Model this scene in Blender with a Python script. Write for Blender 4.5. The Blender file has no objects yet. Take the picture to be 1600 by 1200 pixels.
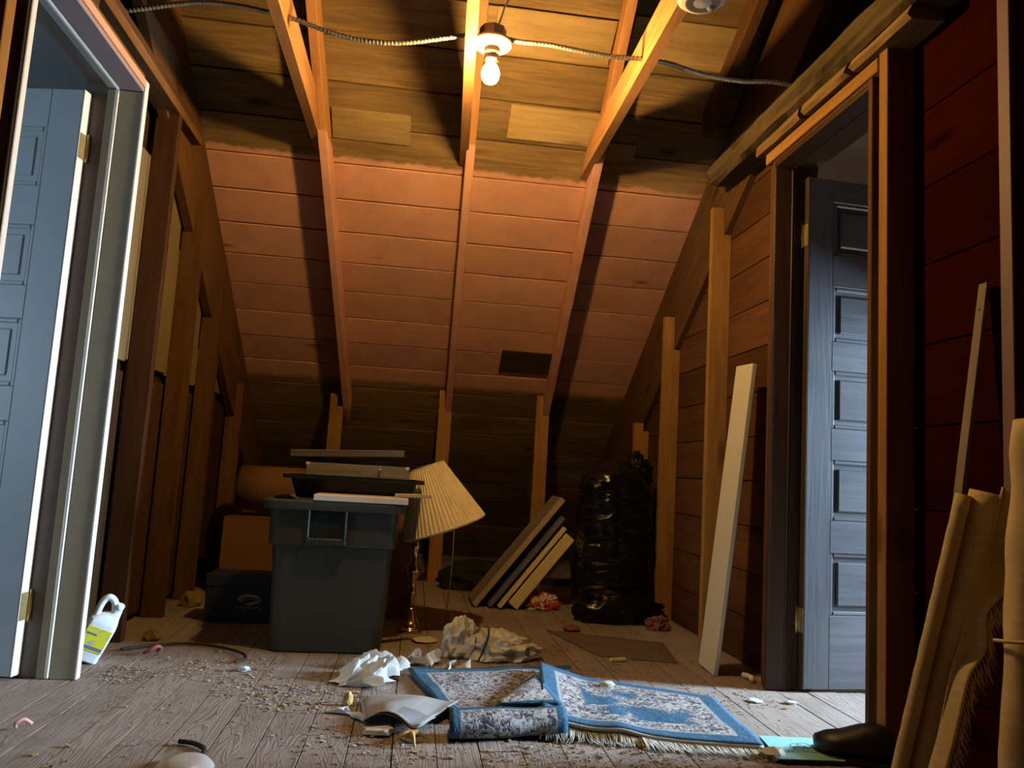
import bpy, bmesh, math, random
from mathutils import Vector, Matrix, noise
random.seed(7)
S = bpy.context.scene
COL = S.collection
PI = math.pi

# ------------------------------------------------------------------ camera
cam_d = bpy.data.cameras.new('camera'); cam = bpy.data.objects.new('camera', cam_d); COL.objects.link(cam)
cam_d.sensor_width = 36; cam_d.lens = 27; cam_d.clip_start = 0.02
RT = Vector((0.9903645, -0.12583073, 0.05783418)); UP = Vector((-0.07131599, -0.1054193, 0.99186733)); FW = Vector((0.11871055, 0.98643469, 0.11337727))
m = Matrix.Identity(4)
for i in range(3):
    m[i][0] = RT[i]; m[i][1] = UP[i]; m[i][2] = -FW[i]
m[2][3] = 0.76
cam.matrix_world = m
S.camera = cam

# ------------------------------------------------------------------ world, daylight, exposure
w = bpy.data.worlds.new('world'); S.world = w; w.use_nodes = True
w.node_tree.nodes['Background'].inputs[0].default_value = (0.62, 0.78, 1.0, 1)
w.node_tree.nodes['Background'].inputs[1].default_value = 0.6

def daylight(name, loc, rot, sx, sy, power):
    l = bpy.data.lights.new(name, 'AREA'); l.shape = 'RECTANGLE'; l.size = sx; l.size_y = sy
    l.energy = power; l.color = (0.58, 0.79, 1.0)
    o = bpy.data.objects.new(name, l); COL.objects.link(o); o.location = loc; o.rotation_euler = rot
    return o
# sky light entering through the gable windows of the two side rooms (windows are built below)
daylight('daylight_right', (4.30, 2.45, 1.25), (0, PI/2, 0), 1.25, 0.5, 1300)
daylight('daylight_left', (-4.10, 1.00, 1.25), (0, -PI/2, 0), 1.2, 1.0, 60)
BULB_STRENGTH = 1700.0
BULB_COLOR = (1.0, 0.60, 0.20)
S.view_settings.view_transform = 'Standard'; S.view_settings.look = 'None'
S.view_settings.exposure = 0.0; S.view_settings.gamma = 1.0; S.view_settings.use_curve_mapping = False

# ------------------------------------------------------------------ materials
MATS = {}
class G:
    """small node-graph helper"""
    def __init__(s, name):
        s.m = bpy.data.materials.new(name); s.m.use_nodes = True; s.t = s.m.node_tree
        s.b = s.t.nodes['Principled BSDF']
    def n(s, typ, props=None, **inp):
        nd = s.t.nodes.new(typ)
        for k, v in (props or {}).items(): setattr(nd, k, v)
        for k, v in inp.items():
            s.put(nd.inputs[int(k[1:])] if k[0] == '_' and k[1:].isdigit() else nd.inputs[k], v)
        return nd
    def put(s, sock, v):
        if isinstance(v, bpy.types.NodeSocket): s.t.links.new(v, sock)
        else: sock.default_value = (*v, 1) if isinstance(v, tuple) and len(v) == 3 and sock.type == 'RGBA' else v
    def math(s, op, a, b=0.0, c=None):
        nd = s.n('ShaderNodeMath', {'operation': op}, _0=a, _1=b)
        if c is not None: s.put(nd.inputs[2], c)
        return nd.outputs[0]
    def mix(s, f, a, b, blend='MIX'):
        nd = s.n('ShaderNodeMix', {'data_type': 'RGBA', 'blend_type': blend})
        s.put(nd.inputs[0], f); s.put(nd.inputs[6], a); s.put(nd.inputs[7], b)
        return nd.outputs[2]
    def ramp(s, f, stops):
        nd = s.n('ShaderNodeValToRGB'); e = nd.color_ramp.elements
        while len(e) < len(stops): e.new(0.5)
        for x, (p, c) in zip(e, stops): x.position = p; x.color = (*c, 1)
        s.put(nd.inputs[0], f); return nd.outputs[0]
    def mr(s, v, a, b, c=0.0, d=1.0):
        nd = s.n('ShaderNodeMapRange', None, _0=v, _1=a, _2=b, _3=c, _4=d); return nd.outputs[0]
    def noise(s, vec, scale, detail=3.0, rough=0.5, dist=0.0):
        nd = s.n('ShaderNodeTexNoise', None, Scale=scale, Detail=detail, Roughness=rough, Distortion=dist)
        if vec is not None: s.put(nd.inputs['Vector'], vec)
        return nd.outputs['Fac']
    def coord(s, out='Object'): return s.n('ShaderNodeTexCoord').outputs[out]
    def rand(s): return s.n('ShaderNodeObjectInfo').outputs['Random']
    def mapped(s, vec, scale, rnd=True):
        if rnd:
            r = s.rand(); cx = s.n('ShaderNodeCombineXYZ', None, X=s.math('MULTIPLY', r, 37.0), Y=s.math('MULTIPLY', r, 91.0), Z=s.math('MULTIPLY', r, 53.0)).outputs[0]
            vec = s.n('ShaderNodeVectorMath', {'operation': 'ADD'}, _0=vec, _1=cx).outputs[0]
        return s.n('ShaderNodeMapping', None, Vector=vec, Scale=scale).outputs[0]
    def bump(s, h, strength=0.3, dist=0.01):
        nd = s.n('ShaderNodeBump', None, Strength=strength, Distance=dist, Height=h); s.t.links.new(nd.outputs[0], s.b.inputs['Normal'])
    def done(s, color, rough=0.6, spec=0.3, metal=0.0):
        s.put(s.b.inputs['Base Color'], color); s.put(s.b.inputs['Roughness'], rough)
        s.put(s.b.inputs['Specular IOR Level'], spec); s.put(s.b.inputs['Metallic'], metal)
        MATS[s.m.name] = s.m; return s.m

def wood_color(g, c1, c2, knots=True, fine=1.0, var=0.35):
    co = g.mapped(g.coord(), (1.3, 16*fine, 16*fine))
    grain = g.noise(co, 2.2, 5, 0.62, 0.7)
    col = g.ramp(grain, [(0.30, c1), (0.70, c2)])
    blot = g.noise(g.mapped(g.coord(), (0.9, 2.5, 2.5)), 2.0, 3)
    col = g.mix(g.mr(blot, 0.35, 0.75, 0.0, 0.45), col, tuple(x*0.45 for x in c1))
    if knots:
        v = g.n('ShaderNodeTexVoronoi', None, Vector=g.mapped(g.coord(), (1.6, 5.0, 5.0)), Scale=1.0).outputs['Distance']
        col = g.mix(g.mr(v, 0.05, 0.16, 0.75, 0.0), col, tuple(x*0.28 for x in c1))
    lum = g.mr(g.rand(), 0, 1, 1-var, 1+var*0.4)
    mult = g.n('ShaderNodeCombineColor', None, _0=lum, _1=lum, _2=lum).outputs[0]
    return g.mix(1.0, col, mult, 'MULTIPLY'), grain
def wood(name, c1, c2, rough=0.7, knots=True, fine=1.0, var=0.35, spec=0.06, bump=0.25):
    g = G(name); col, gr = wood_color(g, c1, c2, knots, fine, var); g.bump(gr, bump, 0.004); return g.done(col, rough, spec)
def plain(name, c, rough=0.5, spec=0.4, metal=0.0, vary=0.15, scale=9.0, bump=0.0):
    g = G(name); nz = g.noise(g.coord(), scale, 4, 0.6)
    col = g.mix(g.mr(nz, 0.3, 0.75, 0.0, vary), c, tuple(x*0.45 for x in c))
    if bump: g.bump(nz, bump, 0.01)
    return g.done(col, rough, spec, metal)

def painted_wood(name, c1, c2, pink, z0, z1):
    """bare wood with a band of old pink paint between the former knee wall and the former ceiling line"""
    g = G(name); col, gr = wood_color(g, c1, c2, True)
    pos = g.n('ShaderNodeNewGeometry').outputs['Position']
    sp = g.n('ShaderNodeSeparateXYZ', None, Vector=pos).outputs
    wob = g.math('MULTIPLY', g.math('SUBTRACT', g.noise(pos, 9.0, 4, 0.7), 0.5), 0.045)
    z = g.math('ADD', sp[2], wob)
    a = g.mr(z, z0, z0+0.03); b = g.mr(z, z1, z1+0.012, 1, 0)
    x = g.math('ADD', sp[0], wob)
    mx = g.math('MULTIPLY', g.mr(x, -1.19, -1.17), g.mr(x, 1.46, 1.48, 1, 0))
    mask = g.math('MULTIPLY', g.math('MULTIPLY', a, b), mx)
    stain = g.noise(pos, 5.0, 5, 0.7)
    pk = g.mix(g.mr(stain, 0.42, 0.8, 0.0, 0.55), pink, tuple(p*0.55 for p in pink))
    kn = g.n('ShaderNodeTexVoronoi', None, Vector=g.mapped(g.coord(), (1.5, 5, 5)), Scale=1.0).outputs['Distance']
    pk = g.mix(g.mr(kn, 0.02, 0.10, 0.8, 0.0), pk, (0.16, 0.05, 0.03))
    lum = g.mr(g.rand(), 0, 1, 0.86, 1.06)
    pk = g.mix(1.0, pk, g.n('ShaderNodeCombineColor', None, _0=lum, _1=lum, _2=lum).outputs[0], 'MULTIPLY')
    g.bump(gr, 0.25, 0.004)
    return g.done(g.mix(mask, col, pk), 0.7, 0.10)

PINK = (0.58, 0.30, 0.20)
ROOFW = painted_wood('roof_board_wood', (0.15, 0.095, 0.038), (0.30, 0.195, 0.085), PINK, 1.30, 2.285)
RAFTW = painted_wood('rafter_wood', (0.26, 0.12, 0.045), (0.42, 0.21, 0.08), PINK, 1.10, 2.31)
JOISTW = wood('joist_wood', (0.30, 0.14, 0.05), (0.46, 0.23, 0.085), 0.65, fine=0.8)
LIGHTBOARD = wood('pale_board_wood', (0.24, 0.165, 0.07), (0.36, 0.25, 0.115), 0.7)
DARKBOARD = wood('dark_board_wood', (0.035, 0.021, 0.011), (0.085, 0.052, 0.026), 0.7)
STUDW = wood('stud_wood', (0.115, 0.055, 0.02), (0.20, 0.10, 0.037), 0.65, fine=0.8)
STUDR = wood('orange_stud_wood', (0.27, 0.13, 0.035), (0.40, 0.21, 0.06), 0.62, fine=0.8, var=0.2)
STUDDK = wood('dark_stud_wood', (0.06, 0.028, 0.014), (0.10, 0.046, 0.023), 0.65)
PLANKR = wood('brown_wall_plank', (0.075, 0.031, 0.012), (0.125, 0.053, 0.019), 0.6)
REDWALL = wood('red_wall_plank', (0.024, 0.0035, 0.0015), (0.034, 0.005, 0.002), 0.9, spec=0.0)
BEAMW = wood('rough_beam_wood', (0.06, 0.042, 0.018), (0.13, 0.09, 0.04), 0.85, bump=0.6)
BARK = wood('live_edge_wood', (0.17, 0.10, 0.04), (0.30, 0.19, 0.08), 0.8, bump=0.6)
DKTRIM = wood('dark_varnished_trim', (0.055, 0.024, 0.010), (0.10, 0.042, 0.018), 0.4, knots=False, spec=0.3)
CREAMP = plain('cream_wallboard', (0.20, 0.148, 0.066), 0.8, 0.2, vary=0.35, scale=5)
GREYJAMB = plain('grey_beige_paint', (0.36, 0.295, 0.19), 0.45, 0.4, vary=0.3, scale=14)
WHITEEDGE = plain('white_paint_and_highlight', (0.72, 0.66, 0.58), 0.5, 0.4, vary=0.25, scale=25)  # serves white-painted parts and the highlights coloured onto the left jamb
BROWNJAMB = plain('brown_grey_paint', (0.17, 0.13, 0.11), 0.5, 0.4, vary=0.3, scale=18)
BLUEDOOR = plain('pale_blue_door_paint', (0.46, 0.52, 0.56), 0.4, 0.45, vary=0.18, scale=6)
DOORDK = wood('dark_varnished_door', (0.060, 0.062, 0.073), (0.108, 0.111, 0.122), 0.30, knots=False, spec=0.75, var=0.2)  # blue sky sheen of the varnish is mixed into the wood colours
PLASTER = plain('grey_plaster', (0.42, 0.46, 0.46), 0.9, 0.1, vary=0.2, scale=2)
BROWNROOM = plain('brown_room_board', (0.20, 0.12, 0.075), 0.8, 0.2, vary=0.4, scale=3)
DECK = plain('roof_deck_black', (0.02, 0.016, 0.012), 0.95, 0.05)

def floor_material():
    g = G('worn_floor_wood'); 
    co = g.mapped(g.coord(), (0.9, 9, 9))
    d = g.noise(co, 1.5, 3, 0.5, 1.2)
    rings = g.math('SINE', g.math('MULTIPLY', d, 95.0))
    gr = g.mr(rings, -0.2, 1.0)
    col = g.mix(gr, (0.255, 0.205, 0.172), (0.15, 0.112, 0.09))
    lum = g.mr(g.rand(), 0, 1, 0.78, 1.08)
    col = g.mix(1.0, col, g.n('ShaderNodeCombineColor', None, _0=lum, _1=lum, _2=lum).outputs[0], 'MULTIPLY')
    pos = g.n('ShaderNodeNewGeometry').outputs['Position']
    dust = g.noise(pos, 1.9, 6, 0.65)
    col = g.mix(g.mr(dust, 0.38, 0.66, 0.1, 0.85), col, (0.28, 0.235, 0.205))
    spk = g.noise(pos, 60, 4, 0.7)
    col = g.mix(g.mr(spk, 0.62, 0.75, 0.0, 0.6), col, (0.32, 0.275, 0.24))
    dirt = g.noise(pos, 3.3, 5, 0.7)
    col = g.mix(g.mr(dirt, 0.56, 0.78, 0.0, 0.7), col, (0.07, 0.048, 0.036))
    g.bump(g.math('ADD', gr, spk), 0.25, 0.003)
    return g.done(col, 0.62, 0.3)
FLOORW = floor_material()

# ------------------------------------------------------------------ mesh helpers
WM = {}
def W(o): return WM.get(o.name, Matrix.Identity(4))
def link(name, me, mat, world, parent=None, smooth=False):
    o = bpy.data.objects.new(name, me); COL.objects.link(o)
    if mat is not None and not me.materials: me.materials.append(mat)
    if smooth:
        for p in me.polygons: p.use_smooth = True
    if parent is not None:
        o.parent = parent; o.matrix_local = W(parent).inverted() @ world
    else: o.matrix_world = world
    WM[o.name] = world.copy()
    return o
def tag(o, label=None, cat=None, group=None, kind=None):
    if label: o['label'] = label
    if cat: o['category'] = cat
    if group: o['group'] = group
    if kind: o['kind'] = kind
    return o
def thing(name, label, cat, loc=(0, 0, 0), group=None, kind=None):
    o = bpy.data.objects.new(name, None); COL.objects.link(o); o.location = loc; o.empty_display_size = 0.05
    WM[o.name] = Matrix.Translation(loc)
    return tag(o, label, cat, group, kind)
def boxmesh(lx, ly, lz, bev=0.0):
    bm = bmesh.new(); bmesh.ops.create_cube(bm, size=1.0)
    bmesh.ops.scale(bm, vec=(lx, ly, lz), verts=bm.verts)
    if bev: bmesh.ops.bevel(bm, geom=bm.edges[:], offset=bev, segments=1, affect='EDGES')
    me = bpy.data.meshes.new('piece'); bm.to_mesh(me); bm.free(); return me
def obox(name, c, ax, ay, lx, ly, lz, mat, parent=None, bev=0.0):
    """box centred at c; local X along ax (grain), local Y along ay"""
    ax = Vector(ax).normalized(); ay = Vector(ay); ay = (ay - ax*ay.dot(ax)).normalized(); az = ax.cross(ay)
    mw = Matrix((( ax.x, ay.x, az.x, c[0]), (ax.y, ay.y, az.y, c[1]), (ax.z, ay.z, az.z, c[2]), (0, 0, 0, 1)))
    return link(name, boxmesh(lx, ly, lz, bev), mat, mw, parent)
def box(name, x0, x1, y0, y1, z0, z1, mat, parent=None, bev=0.0):
    d = [x1-x0, y1-y0, z1-z0]; c = ((x0+x1)/2, (y0+y1)/2, (z0+z1)/2)
    k = d.index(max(d)); ax = [(1,0,0),(0,1,0),(0,0,1)]
    r = [i for i in range(3) if i != k]; r.sort(key=lambda i: -d[i])
    return obox(name, c, ax[k], ax[r[0]], d[k], d[r[0]], d[r[1]], mat, parent, bev)
def bar(name, p0, p1, w_, t_, side, mat, parent=None, bev=0.0):
    p0 = Vector(p0); p1 = Vector(p1); return obox(name, (p0+p1)/2, p1-p0, side, (p1-p0).length, w_, t_, mat, parent, bev)
def poly(name, verts, faces, mat, parent=None, smooth=False, origin=None):
    vs = [Vector(v) for v in verts]
    o = Vector(origin) if origin is not None else sum(vs, Vector())/len(vs)
    me = bpy.data.meshes.new(name); me.from_pydata([v-o for v in vs], [], faces); me.update()
    bm = bmesh.new(); bm.from_mesh(me); bmesh.ops.recalc_face_normals(bm, faces=bm.faces); bm.to_mesh(me); bm.free()
    return link(name, me, mat, Matrix.Translation(o), parent, smooth)
def prism(name, poly2, axis, a0, a1, mat, parent=None, sh=0.0):
    """polygon in the two other axes, extruded along axis from a0 to a1"""
    n = len(poly2); vs = []
    for a in (a0, a1):
        for p in poly2:
            vs.append({'x': (a, p[0], p[1]), 'y': (p[0], a, p[1]), 'z': (p[0], p[1], a)}[axis])
    fs = [list(range(n)), list(range(2*n-1, n-1, -1))] + [[i, (i+1) % n, n+(i+1) % n, n+i] for i in range(n)]
    return poly(name, vs, fs, mat, parent)
def frame_at(p, z):
    z = Vector(z).normalized(); x = Vector((1, 0, 0)) if abs(z.x) < 0.9 else Vector((0, 1, 0))
    y = z.cross(x).normalized(); x = y.cross(z)
    return Matrix(((x.x, y.x, z.x, p[0]), (x.y, y.y, z.y, p[1]), (x.z, y.z, z.z, p[2]), (0, 0, 0, 1)))
def lathe(name, prof, mw, mat, parent=None, seg=28, smooth=True, wob=None):
    vs = []; fs = []
    for (r, z) in prof:
        for k in range(seg):
            a = 2*PI*k/seg; rr = r*(1 + (wob(a, z) if wob else 0)); vs.append((rr*math.cos(a), rr*math.sin(a), z))
    for i in range(len(prof)-1):
        for k in range(seg):
            k2 = (k+1) % seg; fs.append([i*seg+k, i*seg+k2, (i+1)*seg+k2, (i+1)*seg+k])
    fs.append([k for k in range(seg-1, -1, -1)]); fs.append([(len(prof)-1)*seg+k for k in range(seg)])
    me = bpy.data.meshes.new(name); me.from_pydata(vs, [], fs); me.update()
    bm = bmesh.new(); bm.from_mesh(me); bmesh.ops.recalc_face_normals(bm, faces=bm.faces); bm.to_mesh(me); bm.free()
    return link(name, me, mat, mw, parent, smooth)
def catmull(pts, n=8):
    P = [Vector(p) for p in pts]; P = [P[0]*2-P[1]] + P + [P[-1]*2-P[-2]]; out = []
    for i in range(1, len(P)-2):
        a, b, c, d = P[i-1:i+3]
        for k in range(n):
            t = k/n; out.append(0.5*((2*b)+(c-a)*t+(2*a-5*b+4*c-d)*t*t+(-a+3*b-3*c+d)*t**3))
    out.append(P[-2]); return out
def tube_geo(pts, r, seg=8, rfun=None):
    vs = []; fs = []; n = len(pts); prev = None
    for i, p in enumerate(pts):
        t = (pts[min(i+1, n-1)]-pts[max(i-1, 0)]).normalized()
        if prev is None: prev = t.orthogonal().normalized()
        x = (prev - t*prev.dot(t)).normalized(); y = t.cross(x); prev = x
        rr = r if rfun is None else rfun(i)
        for k in range(seg):
            a = 2*PI*k/seg; vs.append(p + x*math.cos(a)*rr + y*math.sin(a)*rr)
    for i in range(n-1):
        for k in range(seg):
            k2 = (k+1) % seg; fs.append([i*seg+k, i*seg+k2, (i+1)*seg+k2, (i+1)*seg+k])
    fs.append(list(range(seg-1, -1, -1))); fs.append([(n-1)*seg+k for k in range(seg)])
    return vs, fs
def tube(name, pts, r, mat, parent=None, seg=8, n=8, rfun=None, smooth=True):
    P = catmull(pts, n) if n > 1 else [Vector(p) for p in pts]
    vs, fs = tube_geo(P, r, seg, rfun); return poly(name, vs, fs, mat, parent, smooth)
def sheet(name, fn, nu, nv, mat, thick=0.003, parent=None, smooth=True):
    """surface fn(u,v) with real thickness"""
    top = [[Vector(fn(i/nu, j/nv)) for j in range(nv+1)] for i in range(nu+1)]
    vs = []; 
    def nrm(i, j):
        a = top[min(i+1, nu)][j]-top[max(i-1, 0)][j]; b = top[i][min(j+1, nv)]-top[i][max(j-1, 0)]
        c = a.cross(b); return c.normalized() if c.length > 1e-9 else Vector((0, 0, 1))
    for s in (0, 1):
        for i in range(nu+1):
            for j in range(nv+1): vs.append(top[i][j] - nrm(i, j)*thick*s)
    N = (nu+1)*(nv+1); q = lambda i, j, s=0: s*N+i*(nv+1)+j; fs = []
    for i in range(nu):
        for j in range(nv):
            fs.append([q(i,j), q(i+1,j), q(i+1,j+1), q(i,j+1)]); fs.append([q(i,j,1), q(i,j+1,1), q(i+1,j+1,1), q(i+1,j,1)])
    for i in range(nu):
        fs.append([q(i,0), q(i,0,1), q(i+1,0,1), q(i+1,0)]); fs.append([q(i,nv), q(i+1,nv), q(i+1,nv,1), q(i,nv,1)])
    for j in range(nv):
        fs.append([q(0,j), q(0,j+1), q(0,j+1,1), q(0,j,1)]); fs.append([q(nu,j), q(nu,j,1), q(nu,j+1,1), q(nu,j+1)])
    return poly(name, vs, fs, mat, parent, smooth)
def turn(o, R):
    mw = W(o) @ R; WM[o.name] = mw
    o.matrix_local = W(o.parent).inverted() @ mw
def nz(x, y, z, s=1.0): return noise.noise(Vector((x*s, y*s, z*s)))

# ------------------------------------------------------------------ floor
floor = thing('floor', 'worn brown softwood plank floor strewn with dust', 'floor', kind='structure')
box('subfloor', -4.2, 4.2, -2.0, 7.0, -0.09, -0.034, DECK, floor)
PW = 0.118
x = -2.6
while x < 2.75:
    y = -1.9 - random.random()*1.5
    while y < 6.9:
        L = random.uniform(1.9, 3.9); y1 = min(y+L, 6.95); y0 = max(y, -1.95)
        if y1 > y0+0.1:
            dz = random.uniform(-0.0025, 0.0)
            box('floor_plank', x+0.0012, x+PW-0.0016, y0+0.001, y1-0.001, -0.034, dz, FLOORW, floor, 0.0009)
        y += L
    x += PW
for sx0, sx1 in ((-4.2, -2.6), (x, 4.2)):
    box('outer_floor', sx0, sx1, -1.95, 6.95, -0.034, -0.001, FLOORW, floor)

# ------------------------------------------------------------------ roof
SL = 0.687; CO = 1/math.sqrt(1+SL*SL); SI = SL*CO
def rz(y): return 1.28 + SL*(5.3-y)          # underside of the roof boards
RIDGE_Y = 1.0; DYB = 0.1817
ceiling = thing('ceiling', 'sloping attic roof of bare and pink painted boards on rafters', 'ceiling', kind='structure')
NRM = Vector((0, -SI, -CO)); DWN = Vector((0, CO, -SI))       # towards the room / down the slope
RAFX = [(-1.165, -1.165), (-0.485, -0.545), (0.205, 0.165), (0.885, 0.805)]   # x at y=5.3 and at y=3.64
def raft_x(k, y):
    a, b = RAFX[k]; return b + (a-b)*(y-3.64)/(5.3-3.64)
y = 4.04 - DYB*16
row = 0
while y < 6.9:
    cy = y + DYB/2                                  # butt joints fall on the rafters
    xs = [-4.2, random.choice((-3.3, -2.6, -1.9)), -1.165]
    xs += [raft_x(k, cy) for k in (1, 2, 3) if random.random() < 0.45]
    xs += [1.452, random.choice((2.15, 2.85, 3.55)), 4.2]
    for a, b in zip(xs[:-1], xs[1:]):
        if b-a < 0.02: continue
        cy = y + DYB/2; off = random.uniform(0, 0.0025)
        cpt = Vector(((a+b)/2, cy, rz(cy))) - NRM*(0.011+off)
        obox('roof_board', cpt, (1, 0, 0), DWN, b-a-0.002, DYB/CO-random.uniform(0.006, 0.012), 0.022, ROOFW, ceiling, 0.002)
    y += DYB; row += 1
cy = (RIDGE_Y+7.0)/2
obox('roof_deck', Vector((0, cy, rz(cy))) - NRM*0.045, (1, 0, 0), DWN, 8.4, (7.0-RIDGE_Y)/CO, 0.03, DECK, ceiling)
zr = rz(RIDGE_Y)
obox('rear_roof_deck', Vector((0, RIDGE_Y-1.6, zr-1.6*SL+0.04)), (1, 0, 0), (0, -CO, -SI), 8.4, 3.3/CO, 0.03, DARKBOARD, ceiling)
# lighter repair pieces nailed under the sheathing between the rafters, and one dark one in the painted field
def patch(x0, x1, y0, y1, mat):
    cy = (y0+y1)/2
    obox('repair_board', Vector(((x0+x1)/2, cy, rz(cy))) + NRM*0.006, (1, 0, 0), DWN, x1-x0, (y1-y0)/CO, 0.010, mat, ceiling, 0.002)
patch(-0.515, -0.135, 3.60, 3.735, LIGHTBOARD)
patch(0.22, 0.755, 3.13, 3.30, LIGHTBOARD)
patch(0.34, 0.78, 3.50, 3.65, LIGHTBOARD)
patch(0.83, 1.40, 3.10, 3.27, LIGHTBOARD)
patch(0.845, 1.0, 3.62, 3.70, LIGHTBOARD)
patch(0.515, 0.868, 4.915, 5.085, DARKBOARD)
# rafters
def rafter(x0a, x0b, ya, yb, depth, wd, name='rafter', mat=RAFTW):
    n = []
    for y_, xx in ((ya, x0a), (yb, x0b)):
        zt = rz(y_)+0.002; zb = zt - depth/CO
        n.append([(xx-wd/2, y_, zt), (xx+wd/2, y_, zt), (xx+wd/2, y_, zb), (xx-wd/2, y_, zb)])
    a, b = n; ctr = sum((Vector(v) for v in a+b), Vector())/8
    ax = (Vector(b[0])-Vector(a[0])).normalized()
    fr = Matrix((( ax.x, 1, 0, ctr.x), (ax.y, 0, 0, ctr.y), (ax.z, 0, 1, ctr.z), (0, 0, 0, 1)))
    ay = Vector((1, 0, 0)); ay = (ay-ax*ay.dot(ax)).normalized(); az = ax.cross(ay)
    fr = Matrix((( ax.x, ay.x, az.x, ctr.x), (ax.y, ay.y, az.y, ctr.y), (ax.z, ay.z, az.z, ctr.z), (0, 0, 0, 1)))
    inv = fr.inverted(); vs = [inv @ Vector(v) for v in a+b]
    me = bpy.data.meshes.new(name)
    me.from_pydata(vs, [], [[0,1,2,3],[7,6,5,4],[0,4,5,1],[1,5,6,2],[2,6,7,3],[3,7,4,0]]); me.update()
    bm = bmesh.new(); bm.from_mesh(me); bmesh.ops.recalc_face_normals(bm, faces=bm.faces)
    bmesh.ops.bevel(bm, geom=bm.edges[:], offset=0.003, segments=1, affect='EDGES'); bm.to_mesh(me); bm.free()
    return link(name, me, mat, fr, ceiling)
for k in (1, 2, 3):
    rafter(raft_x(k, RIDGE_Y), raft_x(k, 5.40), RIDGE_Y, 5.40, 0.128, 0.043)
rafter(-1.165, -1.165, RIDGE_Y, 6.6, 0.40, 0.045, 'side_rafter', STUDW)
rafter(1.452, 1.452, RIDGE_Y, 6.6, 0.435, 0.045, 'side_rafter', STUDW)
for xx in (-3.3, -2.6, -1.9, 2.15, 2.85, 3.55):
    rafter(xx, xx, RIDGE_Y, 6.6, 0.098, 0.043, 'rafter', STUDW)
rafter(1.42, 1.30, 1.2, 3.45, 0.10, 0.05, 'rafter', STUDW)
# collar joists nailed beside the rafters
def joist(xa, xb, z0=2.30, h=0.14, wd=0.042, yn=-1.6, yf=3.80):
    yt = 5.3-(z0+h-1.28)/SL; yb = 5.3-(z0-1.28)/SL
    ctr = Vector(((xa+xb)/2, 1.0, z0+h/2)); d = (xb-xa)/(3.64-2.4)
    vs = []
    for s in (-1, 1):
        for (yy, zz) in ((yn, z0), (min(yf, yb), z0), (yt, z0+h), (yn, z0+h)):
            vs.append((xb + d*(yy-3.64) + s*wd/2, yy, zz))
    o = poly('collar_joist', vs, [[0,1,2,3],[7,6,5,4],[0,4,5,1],[1,5,6,2],[2,6,7,3],[3,7,4,0]], None, ceiling)
    # grain along the length: turn the mesh frame so local X is world Y
    R = Matrix.Rotation(PI/2, 4, 'Z'); me = o.data; me.transform(R.inverted()); me.materials.append(JOISTW)
    turn(o, R)
joist(-0.590, -0.585); joist(0.085, 0.135); joist(0.765, 0.772)

# ------------------------------------------------------------------ side walls
wl = thing('wall_left', 'open stud wall backed with cream wallboard on the left', 'wall', kind='structure')
def notched_stud(y0, ztop, xr, xb, xn, znotch, mat, parent, wd=0.042):
    """stud whose top is notched at the back so it laps in front of the side rafter; xr room face, xb wall face, xn notch"""
    c = Vector(((xr+xb)/2, y0+wd/2, ztop/2))
    pts = [(xr, 0), (xb, 0), (xb, znotch), (xn, znotch), (xn, ztop), (xr, ztop)]
    vs = [(p[0], y0, p[1]) for p in pts] + [(p[0], y0+wd, p[1]) for p in pts]
    n = 6; fs = [[0,1,2,3], [0,3,4,5], [9,8,7,6], [11,10,9,6]] + [[i, (i+1) % n, n+(i+1) % n, n+i] for i in range(n)]
    o = poly('stud', vs, fs, None, parent, origin=c)
    R = Matrix.Rotation(-PI/2, 4, 'Y'); me = o.data; me.transform(R.inverted()); me.materials.append(mat); turn(o, R)
    return o
LX, LB = -1.10, -1.195
def lowz(y, D): return rz(y) - D
box('stud', LB, LX, 3.30, 3.342, 0, 2.195, STUDDK, wl, 0.002)
notched_stud(3.80, rz(3.80)-0.31, LX, LB, -1.142, lowz(3.8, 0.485), STUDW, wl)
notched_stud(4.28, rz(4.28)-0.31, LX, LB, -1.142, lowz(4.28, 0.485), STUDW, wl)
notched_stud(5.00, rz(5.00)-0.27, LX, LB, -1.142, lowz(5.0, 0.485), STUDW, wl)
notched_stud(5.75, rz(5.75)-0.27, LX, LB, -1.142, lowz(5.75, 0.485), STUDW, wl)
box('stud', LB, -1.062, 2.795, 2.835, 0, 2.07, STUDDK, wl, 0.002)
box('stud', LB, -1.062, 1.90, 1.942, 0, 2.195, STUDR, wl, 0.002)
box('stud', LB, LX, 1.30, 1.342, 0, 2.195, STUDW, wl, 0.002)
box('stud', LB, LX, 0.60, 0.642, 0, 2.195, STUDW, wl, 0.002)
box('stud', LB, LX, -0.3, -0.258, 0, 2.195, STUDW, wl, 0.002)
box('header', LB, -1.085, 1.945, 2.85, 2.085, 2.135, STUDW, wl, 0.003)
box('cripple', LB, -1.10, 2.42, 2.46, 2.135, 2.195, STUDDK, wl, 0.002)
box('top_plate', LB, -1.095, -1.9, 3.63, 2.195, 2.237, STUDW, wl, 0.003)
box('top_plate', LB+0.01, -1.105, -1.9, 3.60, 2.238, 2.278, STUDDK, wl, 0.003)
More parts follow.
